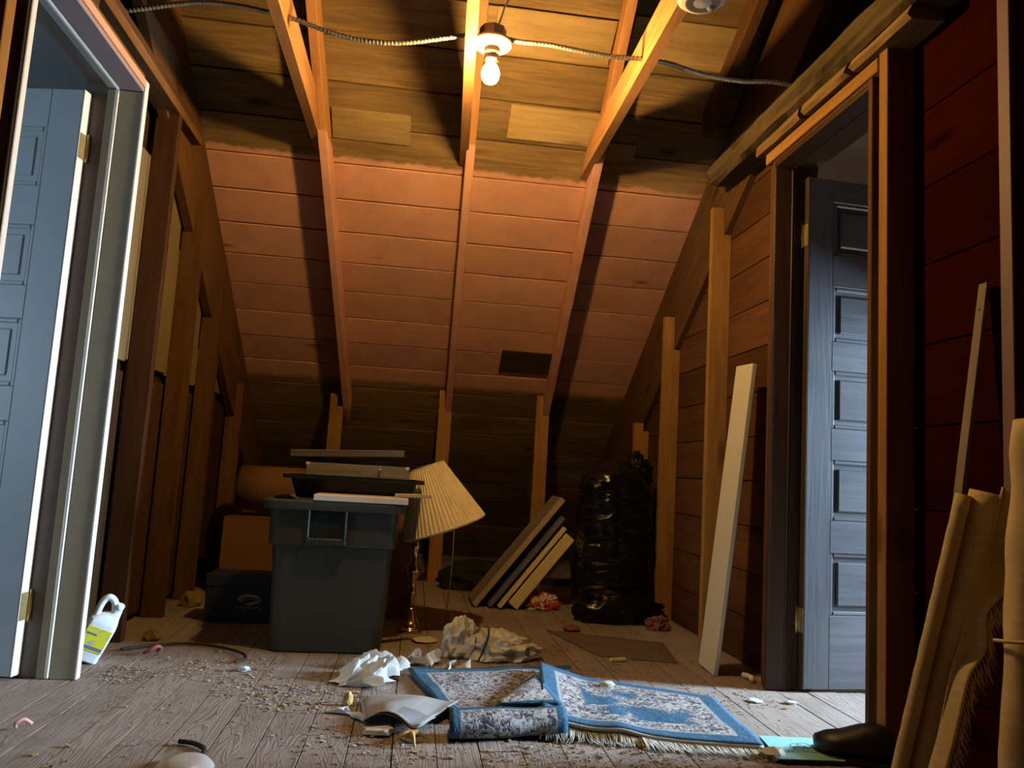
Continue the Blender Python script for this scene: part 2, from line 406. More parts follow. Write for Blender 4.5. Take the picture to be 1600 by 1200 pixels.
# cream wallboard sheets behind the studs, in two courses with a gap at the joint
ys = [2.84, 3.28, 3.79, 4.27, 4.985, 5.74, 6.4]
for i in range(len(ys)-1):
    a, b = ys[i]+0.006, ys[i+1]-0.004
    zt = min(2.0, rz((a+b)/2)-0.42)
    if zt > 1.14: box('wallboard', LB-0.014, LB-0.002, a, b, 1.115+0.01*(i % 2), zt, CREAMP, wl, 0.002)
    zb = min(1.075, zt)
    box('lower_board', LB-0.016, LB-0.004, a+(b-a)*0.32, b, 0.03, zb, DARKBOARD if i % 2 == 0 else STUDDK, wl, 0.002)
    bar('wallboard_strip', (LB-0.004, a+0.05, 0.0), (LB-0.004, a+0.09+0.05*(i % 2), zb-0.02), 0.07, 0.012, (0, 1, 0), CREAMP, wl, 0.002)
# solid partition behind (back of the left room)
box('partition_back', LB-0.05, LB-0.03, 2.80, 6.6, 0, 2.28, DARKBOARD, wl)
box('partition_back', LB-0.05, LB-0.03, -1.9, 1.94, 0, 2.28, DARKBOARD, wl)
box('partition_back', LB-0.05, LB-0.03, 1.94, 2.80, 2.10, 2.28, DARKBOARD, wl)

wr = thing('wall_right', 'stud wall with horizontal brown planks and dark top beam on the right', 'wall', kind='structure')
RX, RB = 1.37, 1.462
notched_stud(3.51, rz(3.51)-0.40, RX, RB, 1.427, lowz(3.51, 0.535), STUDR, wr, 0.04)
notched_stud(4.20, rz(4.20)-0.34, RX, RB, 1.427, lowz(4.20, 0.53), STUDR, wr, 0.04)
notched_stud(4.74, rz(4.74)-0.55, RX, RB, 1.427, lowz(4.74, 0.60), STUDR, wr, 0.04)
notched_stud(5.35, rz(5.35)-0.45, RX, RB, 1.427, lowz(5.35, 0.53), STUDW, wr, 0.04)
def rplanks(y0, y1, z0, z1, mat, name='wall_plank', h=0.195):
    z = z0; 
    while z < z1-0.01:
        zt = min(z+h, z1)
        box(name, RB+0.001, RB+0.020, y0, y1, z+0.0015, zt-0.0025, mat, wr, 0.002); z += h
rplanks(2.90, 4.45, 0.0, 2.18, PLANKR)
rplanks(4.452, 6.5, 0.06, 1.75, PLANKR)
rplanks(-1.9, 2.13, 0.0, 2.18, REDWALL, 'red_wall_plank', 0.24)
rplanks(2.13, 2.90, 2.13, 2.18, PLANKR)
box('partition_back', RB+0.024, RB+0.04, 2.90, 6.6, 0, 2.2, DARKBOARD, wr)
box('partition_back', RB+0.024, RB+0.04, -1.9, 2.13, 0, 2.2, DARKBOARD, wr)
box('partition_back', RB+0.024, RB+0.04, 2.13, 2.90, 2.12, 2.2, DARKBOARD, wr)
box('stud', RX, RB, 2.107, 2.150, 0, 2.19, STUDR, wr, 0.002)
box('stud', RX, RB, 1.615, 1.655, 0, 2.19, plain('purple_brown_paint', (0.17, 0.09, 0.09), 0.6), wr, 0.002)
box('stud', RX, RB, 1.05, 1.09, 0, 2.19, STUDDK, wr, 0.002)
box('stud', RX+0.02, RB, 2.895, 2.935, 0, 2.19, STUDW, wr, 0.002)
box('header', RX-0.005, RB, 2.152, 2.935, 2.088, 2.135, STUDR, wr, 0.003)
# rough round-edged beam along the top, with a paler live edge on its underside
pts = [(1.30, 2.235), (1.304, 2.212), (1.318, 2.192), (1.345, 2.182), (1.47, 2.19), (1.47, 2.29), (1.345, 2.292), (1.318, 2.282), (1.304, 2.26)]
def rough_beam(name, prof, y0, y1, n, mat, amp, seed):
    vs = []; fs = []; k = len(prof)
    for i in range(n+1):
        yy = y0+(y1-y0)*i/n
        for j, p in enumerate(prof):
            d = amp*(nz(yy*3+seed, j*0.9, seed, 1.0)*1.5+nz(yy*14+seed, j*1.7, seed, 1.0)*0.7)
            vs.append((p[0]+(d if p[0] < 1.4 else 0), yy, p[1]+d*0.6))
    for i in range(n):
        for j in range(k):
            j2 = (j+1) % k; fs.append([i*k+j, i*k+j2, (i+1)*k+j2, (i+1)*k+j])
    fs.append(list(range(k))); fs.append([n*k+j for j in range(k-1, -1, -1)])
    o = poly(name, vs, fs, None, wr)
    R = Matrix.Rotation(PI/2, 4, 'Z'); o.data.transform(R.inverted()); o.data.materials.append(mat); turn(o, R)
rough_beam('top_beam', pts, -1.9, 3.44, 130, BEAMW, 0.013, 2.2)
for k_, (a, b) in enumerate(((1.95, 2.26), (2.29, 2.58), (2.61, 2.98))):
    rough_beam('live_edge_slat', [(1.335, 2.155), (1.35, 2.143), (1.45, 2.145), (1.45, 2.183), (1.345, 2.183)], a, b, 14, BARK, 0.008, 5.5+k_)

# knee studs under the rafters
wk = thing('wall_knee', 'row of short knee studs under the lower rafter ends', 'wall', kind='structure')
for x0, x1, zt, zn in ((-0.588, -0.500, 1.215, 1.16), (0.140, 0.228, 1.285, 1.17), (0.815, 0.905, 1.295, 1.20)):
    vs = []
    xm = x0+(x1-x0)*0.55
    pp = [(x0, 0), (x1, 0), (x1, zn-0.03), (xm, zn-0.03), (xm, zt), (x0, zt)]
    vs = [(p[0], 5.255, p[1]) for p in pp] + [(p[0], 5.30, p[1]) for p in pp]; n = 6
    fs = [[0,1,2,3], [0,3,4,5], [9,8,7,6], [11,10,9,6]] + [[i, (i+1) % n, n+(i+1) % n, n+i] for i in range(n)]
    o = poly('stud', vs, fs, None, wk)
    R = Matrix.Rotation(-PI/2, 4, 'Y'); o.data.transform(R.inverted()); o.data.materials.append(STUDR); turn(o, R)
box('sole_plate', -1.09, 1.36, 5.31, 5.40, 0.0, 0.04, DARKBOARD, wk, 0.002)

# ------------------------------------------------------------------ side rooms and outer shell
def struct(name, label, cat, *a):
    o = box(name, *a); tag(o, label, cat, None, 'structure'); return o
struct('ceiling_left_room', 'grey plaster ceiling of the room behind the pale door', 'ceiling', -4.0, LB-0.05, -1.9, 4.6, 2.26, 2.285, PLASTER)
struct('wall_left_room_far', 'grey plaster wall at the back of the left room', 'wall', -4.0, LB-0.052, 4.6, 4.64, 0, 2.285, PLASTER)
struct('wall_left_room_near', 'grey plaster wall at the near side of the left room', 'wall', -4.0, LB-0.052, -1.94, -1.9, 0, 2.285, PLASTER)
struct('ceiling_right_room', 'brown board ceiling of the room behind the dark door', 'ceiling', RB+0.04, 4.2, -1.9, 4.6, 2.20, 2.23, BROWNROOM)
struct('wall_right_room_far', 'brown board wall at the back of the right room', 'wall', RB+0.042, 4.2, 4.6, 4.64, 0, 2.23, BROWNROOM)
struct('wall_right_room_near', 'brown board wall at the near side of the right room', 'wall', RB+0.042, 4.2, -1.94, -1.9, 0, 2.23, BROWNROOM)
struct('added_shade_soffit', 'unseen soffit added across the right room to shade the door top', 'ceiling', 2.28, 2.42, -1.9, 4.6, 1.46, 2.2, BROWNROOM)  # invented soffit, put in to darken the top of the open door
struct('wall_back', 'dark boarded wall behind the viewer', 'wall', -4.2, 4.2, -2.04, -1.96, 0, 2.3, DARKBOARD)
struct('wall_eave', 'low dark boarding where the roof meets the floor', 'wall', -4.2, 4.2, 6.86, 6.92, 0, 0.35, DARKBOARD)
def gable(name, label, x0, x1, wy0, wy1, wz0, wz1, mat):
    o = thing(name, label, 'wall', kind='structure')
    prism('gable_board', [(-2.04, 0), (wy0, 0), (wy0, rz(RIDGE_Y)-abs(RIDGE_Y-wy0)*SL), (-2.04, 2.2)], 'x', x0, x1, mat, o)
    prism('gable_board', [(wy1, 0), (6.95, 0), (6.95, 0.15), (wy1, rz(wy1))], 'x', x0, x1, mat, o)
    prism('gable_board', [(wy0, 0), (wy1, 0), (wy1, wz0), (wy0, wz0)], 'x', x0, x1, mat, o)
    top = [(wy0, wz1), (wy1, wz1), (wy1, rz(max(wy1, RIDGE_Y)))]
    if wy0 < RIDGE_Y: top.append((RIDGE_Y, rz(RIDGE_Y)))
    top.append((wy0, rz(RIDGE_Y)-abs(RIDGE_Y-wy0)*SL))
    prism('gable_board', top, 'x', x0, x1, mat, o)
gable('wall_gable_right', 'brown end wall of the right room with a window', 4.2, 4.25, 2.2, 2.7, 0.65, 1.85, BROWNROOM)
gable('wall_gable_left', 'grey end wall of the left room with a window', -4.05, -4.0, 0.5, 1.5, 0.65, 1.85, PLASTER)
gg = G('window_glass'); tr = gg.n('ShaderNodeBsdfTransparent'); gl = gg.n('ShaderNodeBsdfGlossy', None, Roughness=0.02)
ms = gg.n('ShaderNodeMixShader', None, _0=0.06); gg.t.links.new(tr.outputs[0], ms.inputs[1]); gg.t.links.new(gl.outputs[0], ms.inputs[2])
gg.t.links.new(ms.outputs[0], gg.t.nodes['Material Output'].inputs['Surface']); GLASS = gg.m
def window(name, label, x, y0, y1, z0, z1):
    o = thing(name, label, 'window', (x, (y0+y1)/2, z0), kind='structure')
    for a in ((y0, y1, z0, z0+0.05), (y0, y1, z1-0.05, z1), (y0, y0+0.05, z0+0.05, z1-0.05), (y1-0.05, y1, z0+0.05, z1-0.05), (y0+0.05, y1-0.05, (z0+z1)/2-0.02, (z0+z1)/2+0.02)):
        box('window_frame', x-0.02, x+0.02, *a, WHITEEDGE, o, 0.003)
    box('pane', x-0.003, x+0.003, y0+0.05, y1-0.05, z0+0.05, (z0+z1)/2-0.02, GLASS, o)
    box('pane', x-0.003, x+0.003, y0+0.05, y1-0.05, (z0+z1)/2+0.02, z1-0.05, GLASS, o)
window('window_1', 'two-pane window in the end wall of the right room', 4.225, 2.2, 2.7, 0.65, 1.85)
window('window_2', 'two-pane window in the end wall of the left room', -4.025, 0.5, 1.5, 0.65, 1.85)

# ------------------------------------------------------------------ left doorway and door
t1 = thing('trim_1', 'grey painted door frame with white edges and painted highlights on the left', 'door frame', (-1.13, 2.4, 0), kind='structure')
YF, YN, ZT = 2.765, 2.005, 2.03
# far jamb: broad room-side stop, bead, recessed rebate
box('jamb', -1.25, -1.052, YF+0.012, YF+0.028, 0, 2.075, BROWNJAMB, t1, 0.002)
box('door_stop', -1.132, -1.052, YF, YF+0.012, 0, ZT, GREYJAMB, t1, 0.002)
box('bead', -1.148, -1.132, YF-0.003, YF+0.012, 0, ZT+0.003, WHITEEDGE, t1, 0.005)  # white carries the corner highlight of the stop step as colour
box('stop_strip', -1.174, -1.148, YF+0.003, YF+0.012, 0, ZT, GREYJAMB, t1, 0.001)
box('corner_edge', -1.0535, -1.046, YF-0.002, YF+0.028, 0, 2.075, WHITEEDGE, t1, 0.002)
# head
box('head_jamb', -1.25, -1.052, YN, YF+0.012, ZT+0.018, ZT+0.045, BROWNJAMB, t1, 0.002)
HEADM = plain('shaded_head_paint', (0.27, 0.20, 0.20), 0.5, 0.35, vary=0.3, scale=12)  # purple-grey puts the shadow on the head soffit into the paint
box('head_stop', -1.132, -1.052, YN, YF, ZT+0.001, ZT+0.018, HEADM, t1, 0.002)
box('head_bead', -1.148, -1.132, YN, YF, ZT-0.003, ZT+0.018, WHITEEDGE, t1, 0.005)  # edge highlight coloured in along the head
box('head_strip', -1.174, -1.148, YN, YF, ZT+0.004, ZT+0.018, PLASTER, t1, 0.001)
box('head_edge', -1.0535, -1.046, YN, YF, ZT+0.016, ZT+0.045, plain('orange_pink_edge_paint', (0.60, 0.27, 0.16), 0.5), t1, 0.002)
# near jamb
box('jamb', -1.25, -1.052, YN-0.03, YN, 0, 2.075, DARKBOARD, t1, 0.002)
box('near_edge', -1.0535, -1.046, YN-0.022, YN+0.002, 0, 2.075, WHITEEDGE, t1, 0.002)

def panel_door(name, label, hinge, ang_dir, width, height, th, rails, stiles, mat, edge_mat, zb, hinges, panel_mat=None, recess=0.010):
    """hinge: (x,y); ang_dir: unit vector from the hinge edge to the free edge; rails: list of (z0,z1); stiles: list of (s0,s1)"""
    d = Vector((ang_dir[0], ang_dir[1], 0)).normalized(); nrm = Vector((d.y, -d.x, 0))
    if nrm.y > 0: nrm = -nrm                       # face turned to the viewer
    root = thing(name, label, 'door', (hinge[0], hinge[1], zb), kind='structure')
    o = Vector((hinge[0], hinge[1], 0))
    def pc(nm, s0, s1, z0, z1, t0, t1_, m_, b=0.002, par=root):
        c = o + d*((s0+s1)/2) + Vector((0, 0, zb+(z0+z1)/2)) - nrm*((t0+t1_)/2)
        if z1-z0 > s1-s0: return obox(nm, c, (0, 0, 1), d, z1-z0, s1-s0, t1_-t0, m_, par, b)
        return obox(nm, c, d, (0, 0, 1), s1-s0, z1-z0, t1_-t0, m_, par, b)
    for (a, b) in stiles: pc('stile', a, b, 0, height, 0, th, mat)
    for (a, b) in rails:
        for (sa, sb) in zip(stiles[:-1], stiles[1:]): pc('rail', sa[1], sb[0], a, b, 0, th, mat)
    for (ra, rb) in zip(rails[:-1], rails[1:]):
        for (sa, sb) in zip(stiles[:-1], stiles[1:]):
            s0, s1, z0, z1 = sa[1], sb[0], ra[1], rb[0]
            p = pc('door_panel', s0, s1, z0, z1, recess, th-recess, panel_mat or mat, 0.0)
            if s1-s0 > 0.1 and z1-z0 > 0.08:
                pc('raised_field', s0+0.035, s1-0.035, z0+0.035, z1-0.035, 0.003, recess+0.004, panel_mat or mat, 0.005, p)
                for (a, b, c_, e) in ((s0, s0+0.016, z0, z1), (s1-0.016, s1, z0, z1), (s0+0.016, s1-0.016, z0, z0+0.016), (s0+0.016, s1-0.016, z1-0.016, z1)):
                    pc('moulding', a, b, c_, e, 0.003, recess+0.002, mat, 0.004, p)
    pc('hinge_edge', -0.004, 0.0, 0, height, 0, th, edge_mat, 0.001)
    for z in hinges:
        h = pc('hinge', -0.006, -0.0035, z-0.045, z+0.045, 0.002, th-0.002, MATS['brass_hinge'], 0.0)
        lathe('hinge_barrel', [(0.0, -0.05), (0.006, -0.05), (0.006, -0.018), (0.0068, -0.016), (0.0068, 0.016), (0.006, 0.018), (0.006, 0.05), (0.0, 0.054)],
              Matrix.Translation(o - d*0.010 + Vector((0, 0, zb+z)) - nrm*(th*0.98)), MATS['brass_hinge'], h, 12)
    return root
plain('brass_hinge', (0.62, 0.47, 0.20), 0.35, 0.5, 0.8, vary=0.5, scale=60)
a = math.radians(100)
panel_door('door_1', 'pale blue five-panel door standing open on the left', (-1.238, 2.735), (-math.sin(a), -math.cos(a)), 0.74, 1.99, 0.042,
           [(0, 0.20), (0.47, 0.59), (0.82, 0.936), (1.168, 1.283), (1.497, 1.637), (1.85, 1.99)],
           [(0, 0.115), (0.63, 0.74)], BLUEDOOR, WHITEEDGE, 0.012, [0.22, 1.79], recess=0.007)

# ------------------------------------------------------------------ right doorway and door
t2 = thing('trim_2', 'dark varnished door frame with beaded stop on the right', 'door frame', (1.43, 2.5, 0), kind='structure')
YFr, YNr, ZTr = 2.855, 2.205, 2.055
box('jamb', 1.372, 1.56, YFr+0.012, YFr+0.030, 0, 2.085, DKTRIM, t2, 0.002)
box('door_stop', 1.372, 1.442, YFr, YFr+0.012, 0, ZTr, DKTRIM, t2, 0.002)
box('bead', 1.442, 1.449, YFr-0.003, YFr+0.012, 0, ZTr, DKTRIM, t2, 0.003)
box('bead', 1.450, 1.457, YFr-0.002, YFr+0.012, 0, ZTr, DKTRIM, t2, 0.003)
box('rebate_strip', 1.457, 1.50, YFr+0.008, YFr+0.012, 0, ZTr, DARKBOARD, t2, 0.001)
box('head_jamb', 1.372, 1.56, YNr, YFr+0.012, ZTr+0.014, ZTr+0.032, DKTRIM, t2, 0.002)
box('head_stop', 1.372, 1.442, YNr, YFr, ZTr, ZTr+0.014, DKTRIM, t2, 0.002)
box('head_bead', 1.442, 1.455, YNr, YFr, ZTr-0.003, ZTr+0.014, DKTRIM, t2, 0.003)
box('near_jamb', 1.368, 1.56, YNr-0.022, YNr, 0, 2.085, STUDW, t2, 0.002)
a = math.radians(94)
rr = []; 
panel_door('door_2', 'dark varnished five-panel door standing open on the right', (1.508, 2.83), (math.sin(a), -math.cos(a)), 0.62, 2.005, 0.038,
           [(0, 0.272), (0.507, 0.631), (0.866, 0.990), (1.22, 1.337), (1.559, 1.69), (1.91, 2.005)],
           [(0, 0.105), (0.515, 0.62)], DOORDK, DARKBOARD, 0.012, [0.25, 1.765], recess=0.014)

# ================================================================== things
def m_rot(loc, eul=(0, 0, 0)):
    from mathutils import Euler
    return Matrix.Translation(loc) @ Euler(eul).to_matrix().to_4x4()
def uv_sheet(o, nu, nv):
    me = o.data; N = (nu+1)*(nv+1); uv = me.uv_layers.new(name='UVMap')
    for lp in me.loops:
        k = lp.vertex_index % N; uv.data[lp.index].uv = ((k//(nv+1))/nu, (k % (nv+1))/nv)
    return o

# ------------------------------------------------------------------ bulb, cables, smoke alarm
g = G('lit_bulb'); em = g.n('ShaderNodeEmission', None, Color=BULB_COLOR, Strength=BULB_STRENGTH)
g.t.links.new(em.outputs[0], g.t.nodes['Material Output'].inputs['Surface']); BULBM = g.m
PORC = plain('cream_porcelain', (0.75, 0.68, 0.45), 0.25, 0.5, vary=0.1)
STEELD = plain('galvanised_steel', (0.50, 0.47, 0.38), 0.4, 0.5, 0.7, vary=0.4, scale=40)
BRASS = plain('brass', (0.72, 0.50, 0.18), 0.18, 0.5, 1.0, vary=0.4, scale=12)
LP = (0.176, 2.685)
lamp = thing('ceiling_lampholder', 'lit bare bulb in a porcelain lampholder under the middle joist', 'light', (LP[0], LP[1], 2.40))
DN = Matrix.Rotation(PI, 4, 'X')
lathe('lampholder_plate', [(0.0, 0.0), (0.073, 0.0), (0.074, 0.008), (0.066, 0.015), (0.040, 0.022), (0.030, 0.026), (0.0, 0.026)], Matrix.Translation((*LP, 2.335)) @ DN, PORC, lamp, 40)
lathe('socket', [(0.0, 0.0), (0.030, 0.0), (0.029, 0.030), (0.024, 0.034), (0.024, 0.046), (0.022, 0.046), (0.020, 0.03), (0.0, 0.03)], Matrix.Translation((*LP, 2.312)) @ DN, PORC, lamp, 28)
lathe('outlet_box', [(0.0, 0.0), (0.05, 0.0), (0.05, 0.05), (0.0, 0.05)], Matrix.Translation((*LP, 2.3355)), STEELD, lamp, 8, smooth=False)
lathe('bulb', [(0.0, -0.002), (0.013, 0.0), (0.014, 0.022), (0.020, 0.036), (0.029, 0.052), (0.0335, 0.070), (0.031, 0.088), (0.022, 0.102), (0.010, 0.108), (0.0, 0.109)], Matrix.Translation((*LP, 2.283)) @ DN, BULBM, lamp, 18)
lathe('socket_ring', [(0.0265, 0.0), (0.029, 0.002), (0.029, 0.006), (0.0265, 0.008)], Matrix.Translation((*LP, 2.270)) @ DN, BRASS, lamp, 24)
for sx in (-1, 1):
    lathe('screw', [(0.0, 0.0), (0.006, 0.0), (0.006, 0.003), (0.003, 0.005), (0.0, 0.005)], Matrix.Translation((LP[0]+sx*0.046, LP[1]-0.01, 2.318)) @ DN, BRASS, lamp, 10)
def armored(name, label, pts):
    P = catmull(pts, 30); L = sum((P[i+1]-P[i]).length for i in range(len(P)-1)); n = int(L/0.0045)
    Q = []; acc = 0; i = 0
    for k in range(n+1):
        s = L*k/n
        while i < len(P)-2 and acc+(P[i+1]-P[i]).length < s: acc += (P[i+1]-P[i]).length; i += 1
        Q.append(P[i].lerp(P[i+1], min(1.0, (s-acc)/max(1e-6, (P[i+1]-P[i]).length))))
    vs, fs = tube_geo(Q, 0.008, 8, lambda i_: 0.0095 if (i_ % 3) else 0.0068)
    o = poly(name, vs, fs, STEELD, None, True); return tag(o, label, 'cable', 'armored cables between the joists')
armored('armored_cable', 'ribbed steel armored cable sagging left of the bulb', [(0.118, 2.70, 2.372), (0.07, 2.705, 2.36), (-0.01, 2.705, 2.338), (-0.15, 2.71, 2.305), (-0.29, 2.71, 2.294), (-0.43, 2.705, 2.312), (-0.60, 2.70, 2.348), (-0.85, 2.70, 2.36), (-1.14, 2.72, 2.30)])
armored('armored_cable', 'ribbed steel armored cable running right from the bulb to the beam', [(0.226, 2.69, 2.36), (0.28, 2.675, 2.345), (0.38, 2.67, 2.345), (0.487, 2.67, 2.337), (0.62, 2.675, 2.332), (0.738, 2.68, 2.34), (0.854, 2.69, 2.342), (1.0, 2.70, 2.32), (1.146, 2.70, 2.312), (1.28, 2.70, 2.325), (1.40, 2.70, 2.315)])
tag(tube('wire', [(0.19, 2.70, 2.386), (0.205, 2.70, 2.45), (0.23, 2.72, 2.53), (0.30, 2.72, 2.585), (0.42, 2.66, 2.60), (0.60, 2.55, 2.61), (0.765, 2.45, 2.444)], 0.0035, PORC), 'thin pale wire curving up from the bulb box', 'wire')
WPL = plain('white_plastic', (0.66, 0.62, 0.52), 0.4, 0.4, vary=0.1)
sd = thing('smoke_detector', 'round white smoke alarm under the right joist at the top', 'smoke alarm', (0.796, 2.185, 2.30))
lathe('body', [(0.0, 0.0), (0.078, 0.0), (0.080, 0.010), (0.078, 0.026), (0.066, 0.036), (0.040, 0.040), (0.0, 0.041)], Matrix.Translation((0.796, 2.185, 2.2995)) @ DN, WPL, sd, 40)
lathe('test_button', [(0.0, 0.0), (0.014, 0.0), (0.013, 0.004), (0.0, 0.005)], Matrix.Translation((0.833, 2.205, 2.2605)) @ DN, plain('grey_plastic', (0.2, 0.18, 0.16)), sd, 16)
lathe('vent_ring', [(0.050, 0.0), (0.054, 0.0), (0.054, 0.003), (0.050, 0.003)], Matrix.Translation((0.796, 2.185, 2.2622)) @ DN, MATS['grey_plastic'], sd, 32)

# ------------------------------------------------------------------ storage bin and what is stacked on it
BINP = plain('grey_blue_plastic', (0.050, 0.058, 0.052), 0.45, 0.4, vary=0.15, scale=4)
BLK = plain('black_plastic', (0.014, 0.018, 0.018), 0.4, 0.35, vary=0.2)
def rrect(cx, cy, w_, d_, r, z, seg=5):
    out = []
    for (sx, sy, a0) in ((1, 1, 0), (-1, 1, PI/2), (-1, -1, PI), (1, -1, 1.5*PI)):
        for k in range(seg+1):
            a = a0 + PI/2*k/seg; out.append((cx+sx*(w_/2-r)+r*math.cos(a), cy+sy*(d_/2-r)+r*math.sin(a), z))
    return out
def loft(name, rings, mat, parent=None, smooth=True, cap0=True, cap1=True):
    n = len(rings[0]); vs = [p for r in rings for p in r]; fs = []
    for i in range(len(rings)-1):
        for k in range(n):
            k2 = (k+1) % n; fs.append([i*n+k, i*n+k2, (i+1)*n+k2, (i+1)*n+k])
    if cap0: fs.append(list(range(n-1, -1, -1)))
    if cap1: fs.append([(len(rings)-1)*n+k for k in range(n)])
    o = poly(name, vs, fs, mat, parent, False)
    if smooth:
        for p in o.data.polygons: p.use_smooth = len(p.vertices) == 4
        o.data.set_sharp_from_angle(angle=math.radians(35))
    return o
BX, BY = -0.305, 3.43
bin_ = thing('storage_bin', 'large grey-blue plastic storage bin piled with trays and boards', 'storage bin', (BX, BY, 0))
def bring(w_, d_, z, r=0.05): return rrect(BX, BY, w_, d_, r, z)
loft('body', [bring(0.42, 0.40, 0.0), bring(0.44, 0.42, 0.006), bring(0.475, 0.44, 0.415), bring(0.507, 0.47, 0.42), bring(0.515, 0.475, 0.565), bring(0.50, 0.46, 0.565), bring(0.43, 0.41, 0.02)], BINP, bin_)
loft('rim', [bring(0.517, 0.477, 0.562), bring(0.56, 0.515, 0.562), bring(0.565, 0.52, 0.568), bring(0.565, 0.52, 0.594), bring(0.555, 0.51, 0.60), bring(0.517, 0.477, 0.60), bring(0.505, 0.465, 0.59), bring(0.505, 0.465, 0.562)], BINP, bin_, cap0=False, cap1=False)
hnd = box('handle', -0.405, -0.250, 3.178, 3.200, 0.425, 0.452, BINP, bin_, 0.004)
for k in range(14):
    box('grip_rib', -0.401+k*0.0105, -0.3965+k*0.0105, 3.1745, 3.179, 0.428, 0.449, BINP, hnd)
box('handle_side', -0.405, -0.396, 3.172, 3.205, 0.452, 0.575, BINP, bin_, 0.003)
box('handle_side', -0.259, -0.250, 3.172, 3.205, 0.452, 0.575, BINP, bin_, 0.003)
box('handle_shade_block', -0.396, -0.259, 3.186, 3.200, 0.452, 0.562, BLK, bin_, 0.0)  # proud black block in place of the shade inside the handle opening
WB = wood('whitewashed_board', (0.50, 0.36, 0.25), (0.62, 0.48, 0.36), 0.6, knots=False)
b = thing('white_edged_board', 'short white-edged board lying on the front rim of the bin', 'board', (-0.2, 3.24, 0.60))
box('board_body', -0.385, -0.015, 3.175, 3.30, 0.6015, 0.628, WB, b, 0.003)
box('front_edge', -0.388, -0.012, 3.168, 3.176, 0.6015, 0.626, WHITEEDGE, b, 0.002)
tag(bar('wooden_stick', (-0.06, 3.20, 0.6365), (0.075, 3.30, 0.6365), 0.035, 0.015, (0, 1, 0), WB, None, 0.002), 'short pale stick jutting past the bin towards the lampshade', 'stick')
tray = thing('plastic_tray', 'black plastic tray with flared rim lying on the bin', 'tray', (-0.25, 3.40, 0.60))
def tring(w_, d_, z, r=0.04): return rrect(-0.245, 3.435, w_, d_, r, z)
loft('tray_body', [tring(0.46, 0.20, 0.602), tring(0.48, 0.22, 0.606), tring(0.53, 0.26, 0.688), tring(0.51, 0.24, 0.688), tring(0.46, 0.2, 0.615)], BLK, tray)
loft('tray_rim', [tring(0.525, 0.255, 0.682), tring(0.59, 0.30, 0.682), tring(0.59, 0.30, 0.697), tring(0.515, 0.245, 0.697)], BLK, tray, cap0=False, cap1=False)
GW = wood('grey_weathered_wood', (0.14, 0.115, 0.085), (0.24, 0.20, 0.15), 0.7)
dr = thing('shallow_drawer', 'grey-brown shallow wooden drawer stacked on the black tray', 'drawer', (-0.23, 3.42, 0.70))
box('drawer_front', -0.445, -0.02, 3.30, 3.318, 0.699, 0.752, GW, dr, 0.002)
box('drawer_side', -0.445, -0.43, 3.318, 3.52, 0.699, 0.752, GW, dr, 0.002)
box('drawer_side', -0.035, -0.02, 3.318, 3.52, 0.699, 0.752, GW, dr, 0.002)
box('drawer_bottom', -0.43, -0.035, 3.318, 3.52, 0.7005, 0.707, GW, dr)
lathe('knob', [(0.0, 0), (0.004, 0), (0.004, 0.006), (0.007, 0.010), (0.0, 0.014)], frame_at((-0.14, 3.30, 0.735), (0, -1, 0)), STEELD, dr, 12)
box('corner_bracket', -0.034, -0.0185, 3.2985, 3.315, 0.742, 0.7535, WHITEEDGE, dr)
box('corner_bracket', -0.4465, -0.432, 3.2985, 3.315, 0.742, 0.7535, WHITEEDGE, dr)
pl = thing('weathered_plank', 'weathered grey-brown plank topping the stack on the bin', 'plank', (-0.27, 3.40, 0.753))
o_ = bar('plank_body', (-0.515, 3.40, 0.785), (-0.045, 3.40, 0.808), 0.20, 0.030, (0, 1, 0), GW, pl, 0.003)
box('cleat', -0.40, -0.10, 3.36, 3.44, 0.7535, 0.776, GW, pl, 0.002)

# ------------------------------------------------------------------ navy shoe box
NAVY = plain('navy_card', (0.012, 0.020, 0.035), 0.5, 0.4, vary=0.1)
LOGO = plain('pale_logo_print', (0.42, 0.42, 0.38), 0.6, 0.2, vary=0.2, scale=40)
sb = thing('shoe_box', 'dark navy box with a pale oval logo beside the bin', 'box', (-0.76, 3.86, 0))
box('box_body', -0.905, -0.615, 3.75, 3.93, 0.0, 0.165, NAVY, sb, 0.003)
box('lid', -0.909, -0.611, 3.746, 3.934, 0.160, 0.215, NAVY, sb, 0.003)
def ring_geo(cx, cz, rx, rzv, t, y0, y1, a0, a1, seg=28):
    vs = []; fs = []
    for k in range(seg+1):
        a = a0+(a1-a0)*k/seg; tt = t*(0.35+0.65*math.sin(PI*k/seg))
        for (s, yy) in ((1, y0), (1-tt, y0), (1-tt, y1), (1, y1)): vs.append((cx+rx*s*math.cos(a), yy, cz+rzv*s*math.sin(a)))
    for k in range(seg):
        for q in range(4): fs.append([k*4+q, k*4+(q+1) % 4, (k+1)*4+(q+1) % 4, (k+1)*4+q])
    fs.append([0, 1, 2, 3]); fs.append([seg*4+3, seg*4+2, seg*4+1, seg*4])
    return vs, fs
lx, lz = -0.708, 0.105
v, f = ring_geo(lx, lz, 0.052, 0.024, 0.5, 3.7485, 3.7505, 0.15, PI+0.15); poly('logo_oval', v, f, LOGO, sb)
v, f = ring_geo(lx, lz, 0.052, 0.024, 0.5, 3.7485, 3.7505, -PI*0.62, -0.02); poly('logo_oval', v, f, LOGO, sb)
